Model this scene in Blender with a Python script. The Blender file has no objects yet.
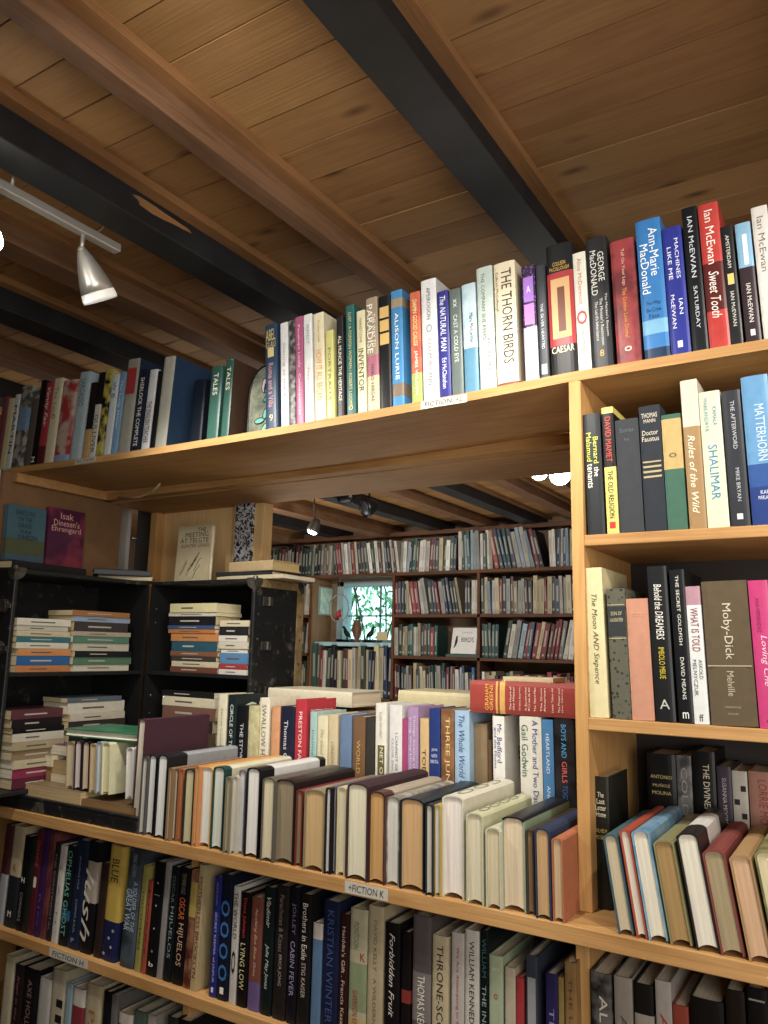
import bpy, math, random
from mathutils import Vector, Matrix, Euler

S = bpy.context.scene
col = S.collection
rnd = random.Random(7)
Z0 = 1.55                                  # eye height above the floor

# ------------------------------------------------------------------ camera
FPX, CX, CY = 780.0, 384.0, 512.0
Xw = -Vector((-889 - CX, 620.6 - CY, FPX)).normalized()
Y0 = Vector((874 - CX, 659 - CY, FPX)).normalized()
Yw = (Y0 - Xw * Xw.dot(Y0)).normalized()
Zw = Xw.cross(Yw)
R3 = Matrix((Xw, Yw, Zw))                  # world = R3 @ camera(x right, y down, z forward)
CAM = Vector((0, -1.327, Z0))
cd = bpy.data.cameras.new('camera'); cam = bpy.data.objects.new('camera', cd); col.objects.link(cam)
cd.sensor_fit = 'VERTICAL'; cd.sensor_height = 24; cd.lens = 24 * FPX / 1024; cd.clip_start = .02
m = (R3 @ Matrix(((1, 0, 0), (0, -1, 0), (0, 0, -1)))).to_4x4(); m.translation = CAM
cam.matrix_world = m
S.camera = cam

# ------------------------------------------------------------------ world, lights, exposure
w = bpy.data.worlds.new('world'); S.world = w; w.use_nodes = True
w.node_tree.nodes['Background'].inputs[0].default_value = (.62, .95, 1, 1)
w.node_tree.nodes['Background'].inputs[1].default_value = 2.3
S.view_settings.view_transform = 'Standard'; S.view_settings.look = 'None'
S.view_settings.gamma = 1; S.view_settings.use_curve_mapping = False
S.view_settings.exposure = 0.25


def lamp(name, kind, loc, power, color=(1, .94, .86), size=.04, aim=None, spot=None, blend=.6):
    ld = bpy.data.lights.new(name, kind); ld.energy = power; ld.color = color
    if kind == 'AREA': ld.size = size
    else: ld.shadow_soft_size = size
    if spot: ld.spot_size = math.radians(spot); ld.spot_blend = blend
    o = bpy.data.objects.new(name, ld); col.objects.link(o)
    o.location = (loc[0], loc[1], loc[2] + Z0)
    if aim is not None:
        v = Vector((aim[0] - loc[0], aim[1] - loc[1], aim[2] - loc[2]))
        o.rotation_euler = v.to_track_quat('-Z', 'Y').to_euler()
    return o


# heads of the track lights of the room, plus added bounce fills (the head in view hangs at x -1.35)
lamp('track_lamp_right', 'SPOT', (.22, -.58, .80), 24, size=.02, aim=(-.40, 0, -.05), spot=110, blend=.9)
lamp('track_lamp_left', 'SPOT', (-1.36, -.46, .70), 29, size=.018, aim=(-1.05, .15, -.45), spot=115, blend=.8)
lamp('track_lamp_camera', 'SPOT', (-.75, -1.05, .80), 26, size=.03, aim=(-.85, 0, .50), spot=82, blend=.9)
lamp('track_lamp_middle', 'SPOT', (-.55, -.42, .80), 24, size=.02, aim=(-.75, .1, -.4), spot=115, blend=.9)
lamp('bounce_room', 'AREA', (.9, -1.7, .2), 34, color=(1, .95, .88), size=1.4, aim=(.2, -.3, .93))  # added fill without a fixture, stands in for light bounced off floor and walls
lamp('far_lamp_a', 'SPOT', (-1.25, 1.25, .70), 62, color=(1, .95, .88), size=.04, aim=(-2.2, 3.6, .1), spot=130, blend=.9)
lamp('far_lamp_b', 'SPOT', (-3.1, 1.9, .70), 34, color=(1, .95, .88), size=.04, aim=(-3.0, 3.6, .1), spot=140, blend=.9)
lamp('far_bounce', 'AREA', (-2.6, 1.9, -.9), 26, color=(1, .94, .86), size=1.4, aim=(-2.8, 2.2, 1))  # added upward fill, replaces bounced light on the far ceiling


# ------------------------------------------------------------------ pixel -> point on a real plane
def ray(px, py): return R3 @ Vector(((px - CX) / FPX, (py - CY) / FPX, 1))
C0 = Vector((0, -1.327, 0))
def onY(px, py, y):
    d = ray(px, py); return C0 + d * ((y - C0.y) / d.y)
def onX(px, py, x):
    d = ray(px, py); return C0 + d * ((x - C0.x) / d.x)
def onZ(px, py, z):
    d = ray(px, py); return C0 + d * ((z - C0.z) / d.z)


# ------------------------------------------------------------------ materials
def lin(c):
    if isinstance(c, str):
        c = c.lstrip('#'); c = [int(c[i:i + 2], 16) / 255 for i in (0, 2, 4)]
    return tuple(x / 12.92 if x <= .04045 else ((x + .055) / 1.055) ** 2.4 for x in c) + (1,)


def newmat(name):
    m = bpy.data.materials.new(name); m.use_nodes = True
    return m, m.node_tree, m.node_tree.nodes['Principled BSDF']


def N(nt, t, **k):
    n = nt.nodes.new(t)
    for a, b in k.items(): setattr(n, a, b)
    return n


def muted(c, k=.82, g=.92):
    r = lin(c); l = .3 * r[0] + .59 * r[1] + .11 * r[2]
    return tuple(max(0, (l + (x - l) * k) * g) for x in r[:3]) + (1,)


_flat = {}
def flat(c, rough=.5, metal=0.0, emit=0, spec=.4, bump=0):
    key = (c, rough, metal, emit, spec, bump)
    if key in _flat: return _flat[key]
    m, nt, b = newmat('surface_' + str(c).lstrip('#'))
    L = nt.links.new
    b.inputs['Base Color'].default_value = lin(c); b.inputs['Roughness'].default_value = rough
    b.inputs['Metallic'].default_value = metal; b.inputs['Specular IOR Level'].default_value = spec
    if emit:
        b.inputs['Emission Color'].default_value = lin(c); b.inputs['Emission Strength'].default_value = emit
    if bump:
        tc = N(nt, 'ShaderNodeTexCoord'); no = N(nt, 'ShaderNodeTexNoise'); no.inputs['Scale'].default_value = 400
        bu = N(nt, 'ShaderNodeBump'); bu.inputs['Strength'].default_value = bump; bu.inputs['Distance'].default_value = .001
        L(tc.outputs['Object'], no.inputs['Vector']); L(no.outputs[0], bu.inputs['Height']); L(bu.outputs[0], b.inputs['Normal'])
    _flat[key] = m
    return m


_cov = {}
def cover_mat(base, bands=(), pat=None, cloth=False, gloss=.38):
    """bands: (z0, z1, colour) as fractions of the height; pat: (kind, colour, scale, amount)"""
    key = (base, tuple(bands), pat, cloth, gloss)
    if key in _cov: return _cov[key]
    m, nt, b = newmat('cover_' + base.lstrip('#')); L = nt.links.new
    tc = N(nt, 'ShaderNodeTexCoord')
    cur = None
    rgb = N(nt, 'ShaderNodeRGB'); rgb.outputs[0].default_value = muted(base); cur = rgb.outputs[0]
    if pat:
        kind, c2, sc, amt = pat
        mp = N(nt, 'ShaderNodeMapping'); L(tc.outputs['Object'], mp.inputs[0])
        mp.inputs['Location'].default_value = (rnd.random() * 5, 0, rnd.random() * 5)
        if kind == 'voronoi':
            t = N(nt, 'ShaderNodeTexVoronoi'); o = t.outputs['Distance']
        else:
            t = N(nt, 'ShaderNodeTexNoise'); t.inputs['Detail'].default_value = 5; o = t.outputs[0]
        t.inputs['Scale'].default_value = sc; L(mp.outputs[0], t.inputs['Vector'])
        rp = N(nt, 'ShaderNodeValToRGB'); rp.color_ramp.elements[0].position = .42 if kind != 'voronoi' else .25
        rp.color_ramp.elements[1].position = .56 if kind != 'voronoi' else .4
        L(o, rp.inputs[0])
        mu = N(nt, 'ShaderNodeMath', operation='MULTIPLY'); L(rp.outputs[0], mu.inputs[0]); mu.inputs[1].default_value = amt
        mx = N(nt, 'ShaderNodeMix', data_type='RGBA'); L(mu.outputs[0], mx.inputs[0]); L(cur, mx.inputs[6]); mx.inputs[7].default_value = muted(c2)
        cur = mx.outputs[2]
    if bands:
        sp = N(nt, 'ShaderNodeSeparateXYZ'); L(tc.outputs['Generated'], sp.inputs[0])
        for z0, z1, c in bands:
            a = N(nt, 'ShaderNodeMath', operation='GREATER_THAN'); L(sp.outputs[2], a.inputs[0]); a.inputs[1].default_value = z0
            e = N(nt, 'ShaderNodeMath', operation='LESS_THAN'); L(sp.outputs[2], e.inputs[0]); e.inputs[1].default_value = z1
            mu = N(nt, 'ShaderNodeMath', operation='MULTIPLY'); L(a.outputs[0], mu.inputs[0]); L(e.outputs[0], mu.inputs[1])
            mx = N(nt, 'ShaderNodeMix', data_type='RGBA'); L(mu.outputs[0], mx.inputs[0]); L(cur, mx.inputs[6]); mx.inputs[7].default_value = muted(c)
            cur = mx.outputs[2]
    no = N(nt, 'ShaderNodeTexNoise'); no.inputs['Scale'].default_value = 60; no.inputs['Detail'].default_value = 6
    L(tc.outputs['Object'], no.inputs['Vector'])
    mr = N(nt, 'ShaderNodeMapRange'); L(no.outputs[0], mr.inputs[0])
    mr.inputs[3].default_value = .8; mr.inputs[4].default_value = 1.12
    vm = N(nt, 'ShaderNodeVectorMath', operation='SCALE'); L(cur, vm.inputs[0]); L(mr.outputs[0], vm.inputs['Scale'])
    L(vm.outputs[0], b.inputs['Base Color'])
    b.inputs['Roughness'].default_value = .85 if cloth else gloss
    b.inputs['Specular IOR Level'].default_value = .2 if cloth else .28
    bu = N(nt, 'ShaderNodeBump'); bu.inputs['Strength'].default_value = .25 if cloth else .12; bu.inputs['Distance'].default_value = .001
    n2 = N(nt, 'ShaderNodeTexNoise'); n2.inputs['Scale'].default_value = 900 if cloth else 45
    L(tc.outputs['Object'], n2.inputs['Vector']); L(n2.outputs[0], bu.inputs['Height']); L(bu.outputs[0], b.inputs['Normal'])
    _cov[key] = m
    return m


_pg = {}
def page_mat(c):
    if c in _pg: return _pg[c]
    m, nt, b = newmat('pages_' + c.lstrip('#')); L = nt.links.new
    tc = N(nt, 'ShaderNodeTexCoord'); mp = N(nt, 'ShaderNodeMapping'); mp.inputs['Scale'].default_value = (1400, 14, 14)
    no = N(nt, 'ShaderNodeTexNoise'); no.inputs['Scale'].default_value = 1; no.inputs['Detail'].default_value = 2
    L(tc.outputs['Object'], mp.inputs[0]); L(mp.outputs[0], no.inputs['Vector'])
    mp2 = N(nt, 'ShaderNodeMapping'); mp2.inputs['Scale'].default_value = (260, 6, 6)
    n2 = N(nt, 'ShaderNodeTexNoise'); n2.inputs['Scale'].default_value = 1; L(tc.outputs['Object'], mp2.inputs[0]); L(mp2.outputs[0], n2.inputs['Vector'])
    ad = N(nt, 'ShaderNodeMath', operation='ADD'); L(no.outputs[0], ad.inputs[0]); L(n2.outputs[0], ad.inputs[1])
    mr = N(nt, 'ShaderNodeMapRange'); L(ad.outputs[0], mr.inputs[0]); mr.inputs[1].default_value = .6; mr.inputs[2].default_value = 1.4
    mr.inputs[3].default_value = .72; mr.inputs[4].default_value = 1.08
    vm = N(nt, 'ShaderNodeVectorMath', operation='SCALE'); vm.inputs[0].default_value = lin(c)[:3]; L(mr.outputs[0], vm.inputs['Scale'])
    L(vm.outputs[0], b.inputs['Base Color']); b.inputs['Roughness'].default_value = .9; b.inputs['Specular IOR Level'].default_value = .15
    bu = N(nt, 'ShaderNodeBump'); bu.inputs['Strength'].default_value = .5; bu.inputs['Distance'].default_value = .0008
    L(ad.outputs[0], bu.inputs['Height']); L(bu.outputs[0], b.inputs['Normal'])
    _pg[c] = m
    return m


def wood(name, c1, c2, axis=0, knots=0.0, plank=None, rough=.62, scale=1.0):
    """grain runs along axis; plank = (axis, width) gives each plank its own tone"""
    m, nt, b = newmat(name); L = nt.links.new
    tc = N(nt, 'ShaderNodeTexCoord'); src = tc.outputs['Object']
    off = None
    if plank:
        sp = N(nt, 'ShaderNodeSeparateXYZ'); L(src, sp.inputs[0])
        dv = N(nt, 'ShaderNodeMath', operation='DIVIDE'); L(sp.outputs[plank[0]], dv.inputs[0]); dv.inputs[1].default_value = plank[1]
        fl = N(nt, 'ShaderNodeMath', operation='FLOOR'); L(dv.outputs[0], fl.inputs[0])
        wn = N(nt, 'ShaderNodeTexWhiteNoise', noise_dimensions='1D'); L(fl.outputs[0], wn.inputs['W'])
        sc = N(nt, 'ShaderNodeVectorMath', operation='SCALE'); L(wn.outputs['Color'], sc.inputs[0]); sc.inputs['Scale'].default_value = 7
        ad = N(nt, 'ShaderNodeVectorMath', operation='ADD'); L(src, ad.inputs[0]); L(sc.outputs[0], ad.inputs[1])
        src = ad.outputs[0]; off = wn.outputs['Value']
    mp = N(nt, 'ShaderNodeMapping'); s = [16 * scale] * 3; s[axis] = 1.3 * scale; mp.inputs['Scale'].default_value = s; L(src, mp.inputs[0])
    no = N(nt, 'ShaderNodeTexNoise'); no.inputs['Scale'].default_value = 1.5; no.inputs['Detail'].default_value = 3; no.inputs['Distortion'].default_value = 1.2
    L(mp.outputs[0], no.inputs['Vector'])
    mk = N(nt, 'ShaderNodeMath', operation='MULTIPLY'); L(no.outputs[0], mk.inputs[0]); mk.inputs[1].default_value = 26
    si = N(nt, 'ShaderNodeMath', operation='SINE'); L(mk.outputs[0], si.inputs[0])
    mp2 = N(nt, 'ShaderNodeMapping'); s = [260 * scale] * 3; s[axis] = 5 * scale; mp2.inputs['Scale'].default_value = s; L(src, mp2.inputs[0])
    n2 = N(nt, 'ShaderNodeTexNoise'); n2.inputs['Scale'].default_value = 1; n2.inputs['Detail'].default_value = 4; L(mp2.outputs[0], n2.inputs['Vector'])
    n3 = N(nt, 'ShaderNodeTexNoise'); n3.inputs['Scale'].default_value = 3.5; n3.inputs['Detail'].default_value = 5; L(src, n3.inputs['Vector'])
    def mad(a, f, c):
        x = N(nt, 'ShaderNodeMath', operation='MULTIPLY_ADD'); L(a, x.inputs[0]); x.inputs[1].default_value = f
        if isinstance(c, float): x.inputs[2].default_value = c
        else: L(c, x.inputs[2])
        return x.outputs[0]
    v = mad(si.outputs[0], .045, .0); v = mad(n2.outputs[0], .26, v); v = mad(n3.outputs[0], .55, v)
    if off is not None: v = mad(off, .28, v)
    rp = N(nt, 'ShaderNodeValToRGB'); e = rp.color_ramp.elements
    e[0].position = .22; e[0].color = lin(c2); e[1].position = .62 if off is None else .88; e[1].color = lin(c1); L(v, rp.inputs[0])
    cur = rp.outputs[0]
    if knots:
        mpk = N(nt, 'ShaderNodeMapping'); s = [12.0] * 3; s[axis] = 4.2; mpk.inputs['Scale'].default_value = s; L(src, mpk.inputs[0])
        vo = N(nt, 'ShaderNodeTexVoronoi'); vo.inputs['Scale'].default_value = 1; vo.inputs['Randomness'].default_value = 1; L(mpk.outputs[0], vo.inputs['Vector'])
        kr = N(nt, 'ShaderNodeValToRGB'); kr.color_ramp.elements[0].position = .04; kr.color_ramp.elements[0].color = (1, 1, 1, 1)
        kr.color_ramp.elements[1].position = .17; kr.color_ramp.elements[1].color = (0, 0, 0, 1); L(vo.outputs['Distance'], kr.inputs[0])
        mu = N(nt, 'ShaderNodeMath', operation='MULTIPLY'); L(kr.outputs[0], mu.inputs[0]); mu.inputs[1].default_value = knots
        mx = N(nt, 'ShaderNodeMix', data_type='RGBA'); L(mu.outputs[0], mx.inputs[0]); L(cur, mx.inputs[6]); mx.inputs[7].default_value = lin('#3c2412')
        cur = mx.outputs[2]
    L(cur, b.inputs['Base Color']); b.inputs['Roughness'].default_value = rough; b.inputs['Specular IOR Level'].default_value = .3
    bu = N(nt, 'ShaderNodeBump'); bu.inputs['Strength'].default_value = .25; bu.inputs['Distance'].default_value = .002
    L(n2.outputs[0], bu.inputs['Height']); L(bu.outputs[0], b.inputs['Normal'])
    return m


def speckled(name, c1, c2, scale=30, lo=.5, hi=.62, rough=.55, bump=.3, metal=0):
    m, nt, b = newmat(name); L = nt.links.new
    tc = N(nt, 'ShaderNodeTexCoord'); no = N(nt, 'ShaderNodeTexNoise'); no.inputs['Scale'].default_value = scale; no.inputs['Detail'].default_value = 8
    no.inputs['Roughness'].default_value = .7
    L(tc.outputs['Object'], no.inputs['Vector']); rp = N(nt, 'ShaderNodeValToRGB'); e = rp.color_ramp.elements
    e[0].position = lo; e[0].color = lin(c1); e[1].position = hi; e[1].color = lin(c2)
    L(no.outputs[0], rp.inputs[0]); L(rp.outputs[0], b.inputs['Base Color']); b.inputs['Roughness'].default_value = rough; b.inputs['Metallic'].default_value = metal
    bu = N(nt, 'ShaderNodeBump'); bu.inputs['Strength'].default_value = bump; bu.inputs['Distance'].default_value = .002
    L(no.outputs[0], bu.inputs['Height']); L(bu.outputs[0], b.inputs['Normal'])
    return m


M_shelf = wood('pine_shelf', '#cca068', '#9a7040', 0)
M_post = wood('pine_upright', '#d4a86c', '#aa7e4a', 2)
M_ceil = wood('ceiling_planks', '#ad8656', '#785432', 0, knots=.8, plank=(1, .094))
M_joist = wood('joist_wood', '#86644a', '#593f2b', 1, knots=.3)
M_strip = wood('strip_wood', '#9a7048', '#6f4e2f', 1)
M_black = speckled('black_painted_wood', '#15171a', '#24272b', 9, .4, .75, .55, .25)
M_darkwood = wood('far_shelf_wood', '#6b452c', '#3f2717', 0)
M_ply = wood('plywood', '#efcf9a', '#d4aa70', 2)
M_brown = speckled('brown_board', '#76573a', '#8a6846', 5, .3, .7, .8, .1)
M_wall = speckled('plaster', '#6d5a48', '#7b6752', 4, .3, .7, .9, .1)
M_darkpanel = speckled('dark_panel', '#2c2725', '#38322e', 5, .3, .7, .8, .1)
M_floor = wood('floor_boards', '#7a5537', '#4a301d', 0, plank=(1, .12))
M_trunk = speckled('worn_black_leather', '#121315', '#69645b', 26, .57, .78, .5, .5)
M_inner = speckled('black_lining', '#060708', '#0c0d0e', 20, .4, .7, .6, .1)
M_metal = speckled('tarnished_steel', '#6e6a62', '#3a3733', 25, .4, .65, .4, .2, .75)
M_brass = speckled('dull_brass_edging', '#a08a62', '#6f5d3d', 30, .4, .7, .5, .2, .35)
M_steel = flat('#d2cfc8', .38, .65)
M_blackmetal = flat('#101113', .4, .3)


# ------------------------------------------------------------------ mesh helpers
class MB:
    def __init__(s): s.v = []; s.f = []; s.mi = []; s.c = []
    def add(s, vs, fs, mi=0, T=None):
        b = len(s.v)
        for p in vs:
            p = Vector(p); s.v.append(tuple(T @ p) if T else tuple(p))
        for f in fs: s.f.append([b + i for i in f]); s.mi.append(mi)
    def box(s, x0, x1, y0, y1, z0, z1, mi=0, T=None):
        s.add([(x0, y0, z0), (x1, y0, z0), (x1, y1, z0), (x0, y1, z0), (x0, y0, z1), (x1, y0, z1), (x1, y1, z1), (x0, y1, z1)],
              [(0, 3, 2, 1), (4, 5, 6, 7), (0, 1, 5, 4), (1, 2, 6, 5), (2, 3, 7, 6), (3, 0, 4, 7)], mi, T)
    def tube(s, pts, r, n=10, mi=0):
        rings = []
        pts = [Vector(p) for p in pts]
        for i, p in enumerate(pts):
            t = (pts[min(i + 1, len(pts) - 1)] - pts[max(i - 1, 0)]).normalized()
            a = t.cross(Vector((0, 0, 1)) if abs(t.z) < .9 else Vector((1, 0, 0))).normalized(); b = t.cross(a)
            rr = r[i] if isinstance(r, (list, tuple)) else r
            rings.append([p + a * rr * math.cos(2 * math.pi * k / n) + b * rr * math.sin(2 * math.pi * k / n) for k in range(n)])
        base = len(s.v)
        for rg in rings: s.v += [tuple(q) for q in rg]
        for i in range(len(rings) - 1):
            for k in range(n):
                a = base + i * n + k; b = base + i * n + (k + 1) % n
                s.f.append([a, b, b + n, a + n]); s.mi.append(mi)
        s.f.append([base + k for k in range(n)][::-1]); s.mi.append(mi)
        s.f.append([base + (len(rings) - 1) * n + k for k in range(n)]); s.mi.append(mi)
    def lathe(s, prof, n=24, mi=0, T=None):
        vs = []; fs = []
        for r, z in prof:
            for k in range(n): vs.append((r * math.cos(2 * math.pi * k / n), r * math.sin(2 * math.pi * k / n), z))
        for i in range(len(prof) - 1):
            for k in range(n): fs.append((i * n + k, i * n + (k + 1) % n, (i + 1) * n + (k + 1) % n, (i + 1) * n + k))
        s.add(vs, fs, mi, T)
    def build(s, name, mats, parent=None, smooth=False, bevel=0, loc=None):
        me = bpy.data.meshes.new(name); me.from_pydata(s.v, [], s.f)
        for mt in (mats if isinstance(mats, (list, tuple)) else [mats]): me.materials.append(mt)
        me.polygons.foreach_set('material_index', s.mi)
        if smooth: me.polygons.foreach_set('use_smooth', [True] * len(s.f))
        me.update()
        o = bpy.data.objects.new(name, me); col.objects.link(o)
        if parent: o.parent = parent
        if bevel:
            b = o.modifiers.new('bevel', 'BEVEL'); b.width = bevel; b.segments = 2; b.limit_method = 'ANGLE'
        if loc: o.location = loc
        return o


def W(o): o.location.z += Z0; return o


def struct(o): o['kind'] = 'structure'; return o


def tag(o, label, cat, group=None, kind=None):
    o['label'] = label; o['category'] = cat
    if group: o['group'] = group
    if kind: o['kind'] = kind
    return o


def empty(name, loc=(0, 0, 0), rot=None):
    o = bpy.data.objects.new(name, None); o.empty_display_size = .05; col.objects.link(o)
    o.location = loc
    if rot: o.rotation_euler = rot
    return o


_txt = {}
def text_mesh(s, shear=0, bold=0):
    key = (s, shear, bold)
    if key in _txt: return _txt[key]
    cu = bpy.data.curves.new('lettering', 'FONT'); cu.body = s; cu.resolution_u = 2; cu.shear = shear; cu.offset = bold
    cu.align_x = 'CENTER'; cu.align_y = 'CENTER'
    o = bpy.data.objects.new('lettering', cu); col.objects.link(o)
    dg = bpy.context.evaluated_depsgraph_get(); dg.update()
    me = bpy.data.meshes.new_from_object(o.evaluated_get(dg))
    bpy.data.objects.remove(o); bpy.data.curves.remove(cu)
    xs = [v.co.x for v in me.vertices]; ys = [v.co.y for v in me.vertices]
    r = ([tuple(v.co) for v in me.vertices], [list(p.vertices) for p in me.polygons], min(xs), max(xs), min(ys), max(ys))
    _txt[key] = r
    return r


def lettering(s, parent, mat, O, U, V, length, height, name='title_text', shear=0, bold=0):
    """text along U, its up along V, centred on O, fitted into length x height"""
    vs, fs, x0, x1, y0, y1 = text_mesh(s, shear, bold)
    O, U, V = Vector(O), Vector(U), Vector(V)
    sx = length / (x1 - x0); sy = height / (y1 - y0)
    mb = MB()
    mb.add([tuple(O + U * ((x - (x0 + x1) / 2) * sx) + V * ((y - (y0 + y1) / 2) * sy)) for x, y, z in vs], fs)
    return mb.build(name, mat, parent)


# ------------------------------------------------------------------ the book builder
def book(name, w, h, d, base, bands=(), pat=None, hard=True, cloth=False, pages='#e4d9bf', bulge=None, t=(), gloss=.38, conc=None, board=None):
    """spine towards -y, thickness along x (centred), foot of the book at z = 0"""
    root = empty(name)
    tk = .0024 if hard else .0005
    tk = min(tk, w * .2)
    if bulge is None: bulge = min(.0035, w * .06) if hard else 0.0004
    K = 8; mb = MB(); us = [-1 + 2 * k / K for k in range(K + 1)]
    out = [(-w / 2, d)] + [(u * w / 2, bulge * u ** 4) for u in us] + [(w / 2, d)]
    inn = [(-w / 2 + tk, d)] + [(u * (w / 2 - tk), tk + bulge * u ** 4) for u in us] + [(w / 2 - tk, d)]
    n = len(out); vs = []
    for z in (0, h):
        vs += [(x, y, z) for x, y in out]; vs += [(x, y, z) for x, y in inn]
    fs = []
    for i in range(n - 1):
        fs.append((i, i + 1, 2 * n + i + 1, 2 * n + i)); fs.append((n + i + 1, n + i, 3 * n + i, 3 * n + i + 1))
        fs.append((i + 1, i, n + i, n + i + 1)); fs.append((2 * n + i, 2 * n + i + 1, 3 * n + i + 1, 3 * n + i))
    fs.append((0, 2 * n, 3 * n, n)); fs.append((n - 1, 2 * n - 1, 4 * n - 1, 3 * n - 1))
    mb.add(vs, fs)
    mats = [cover_mat(base, bands, pat, cloth, gloss)]
    if board:
        mats.append(cover_mat(board, (), None, cloth, gloss))
        for i in list(range(0, 4)) + list(range(4 * (n - 2), len(fs))): mb.mi[i] = 1
    mb.build('cover', mats, root)
    pb = MB(); ins = .003 if hard else .0002
    if conc is None: conc = min(.006, w * .14) if hard else 0
    ws = w / 2 - tk - .0002; vs = []
    for z in (ins, h - ins):
        vs += [(u * ws, tk + .0003 + bulge * u ** 4, z) for u in us]
        vs += [(u * ws, d - ins - conc * (1 - u * u), z) for u in us]
    n = K + 1; fs = []
    for i in range(K):
        fs.append((i + 1, i, n + i, n + i + 1)); fs.append((2 * n + i, 2 * n + i + 1, 3 * n + i + 1, 3 * n + i))
        fs.append((n + i + 1, n + i, 3 * n + i, 3 * n + i + 1)); fs.append((i, i + 1, 2 * n + i + 1, 2 * n + i))
    fs.append((0, 2 * n, 3 * n, n)); fs.append((K, n + K, 3 * n + K, 2 * n + K))
    pb.add(vs, fs); pb.build('pages', page_mat(pages), root)
    yt = -.0006
    for e in t:
        s, c, z0, z1, wf = e[:5]; xo = e[5] if len(e) > 5 else 0; mode = e[6] if len(e) > 6 else 'd'; sh = e[7] if len(e) > 7 else 0
        mt = flat(c, .5); zc = h * (z0 + z1) / 2
        if mode == 'd': lettering(s, root, mt, (xo * w, yt, zc), (0, 0, -1), (1, 0, 0), h * abs(z1 - z0), w * wf, shear=sh, bold=0)
        elif mode == 'h': lettering(s, root, mt, (xo * w, yt, zc), (1, 0, 0), (0, 0, 1), w * wf, h * abs(z1 - z0), shear=sh, bold=0)
        elif mode == 'box':
            b = MB(); b.box((xo - wf / 2) * w, (xo + wf / 2) * w, yt + .0003, yt + .0008, h * z0, h * z1); b.build('spine_label', mt, root)
        elif mode == 'side':   # lettering on the right-hand cover
            lettering(s, root, mt, (w / 2 + .0006, d * xo, zc), (0, 1, 0), (0, 0, 1), d * wf, h * abs(z1 - z0), bold=0)
    return root


LABELS = {}
def label_book(o, desc, place, group):
    o['label'] = desc + ' ' + place; o['category'] = 'book'; o['group'] = group
    LABELS[o['label']] = LABELS.get(o['label'], 0) + 1


_yj = random.Random(3)
def spine_row(rows, base_z, y, place, group, lean=0.0, depth=None, jitter=.004, gap=.0008):
    """rows: (x0, x1, ytop, description, colour, options); spines stand in the plane y"""
    for e in rows:
        x0, x1, yt, desc, c = e[:5]; o = dict(e[5]) if len(e) > 5 else {}
        yy = o.pop('y', y) + o.pop('dy', 0)
        ln = math.radians(o.pop('lean', lean))
        bz = base_z(onY((x0 + x1) / 2, 500, yy).x) if callable(base_z) else base_z
        # the pair of edges is read at mid height
        ztop = onY((x0 + x1) / 2, yt, yy).z
        h = (ztop - bz) / math.cos(ln); h = o.pop('h', h)
        bzp = (bz + ztop) / 2
        # image row of mid height, then the true x of both edges there
        pm = onY((x0 + x1) / 2, yt, yy); lo, hi = yt, yt + 400
        for _ in range(20):
            mid = (lo + hi) / 2
            if onY((x0 + x1) / 2, mid, yy).z > bzp: lo = mid
            else: hi = mid
        a = onY(x0, lo, yy).x; b = onY(x1, lo, yy).x
        wd = (b - a) * math.cos(ln) - gap; xc = (a + b) / 2 - math.tan(ln) * (bzp - bz)
        d = o.pop('d', depth or min(.165, max(.11, h * .66)))
        nm = 'hardcover_book' if o.get('hard', True) else 'paperback_book'
        bk = book(nm, wd, h, d, c, **o)
        lift = abs(math.sin(ln)) * wd / 2
        bk.location = (xc, yy, bz + Z0 + lift + .0004)
        bk.rotation_euler = (0, ln, 0)
        label_book(bk, desc, place, group)


def spineup_row(rows, base_z, y, place, group, lean=0.0, hgt=.225):
    """books standing on their fore-edges, spine to the ceiling, foot towards the viewer"""
    for e in rows:
        x0, x1, yt, desc, c = e[:5]; o = dict(e[5]) if len(e) > 5 else {}
        yy = o.pop('y', y) + o.pop('dy', 0); ln = math.radians(o.pop('lean', lean)); bz = o.pop('bz', base_z)
        zt = onY((x0 + x1) / 2, yt, yy).z; d = (zt - bz) / math.cos(ln); d = o.pop('dd', d)
        a = onY(x0, yt + 3, yy).x; b = onY(x1, yt + 3, yy).x
        wd = (b - a) * math.cos(ln) - .0008
        H = o.pop('H', hgt)
        o.setdefault('bulge', min(.005, wd * .2)); o.setdefault('conc', min(.006, wd * .13))
        bk = book('hardcover_book', wd, H, d, c, **o)
        M = Matrix.Rotation(ln, 4, 'Y') @ Matrix.Rotation(-math.pi / 2, 4, 'X')
        top = Vector(((a + b) / 2, yy, zt))
        up = M.to_3x3() @ Vector((0, -1, 0))
        pos = top.copy(); pos.z = bz + d * math.cos(ln) + abs(math.sin(ln)) * wd / 2 + .0004
        M.translation = Vector((pos.x, yy, pos.z + Z0))
        bk.matrix_world = M
        label_book(bk, desc, place, group)


def flat_book(name, w, h, d, c, pos, rotz, desc, place, group, **o):
    """book lying on its cover; spine faces local -y after rotz; pos = middle of the spine's lower edge"""
    bk = book(name, w, h, d, c, **o)
    M = Matrix.Translation(Vector((pos[0], pos[1], pos[2] + Z0 + w / 2))) @ Matrix.Rotation(rotz, 4, 'Z') @ Matrix.Rotation(math.pi / 2, 4, 'Y')
    M = M @ Matrix.Translation((0, 0, -h / 2))
    bk.matrix_world = M
    label_book(bk, desc, place, group)
    return bk


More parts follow.
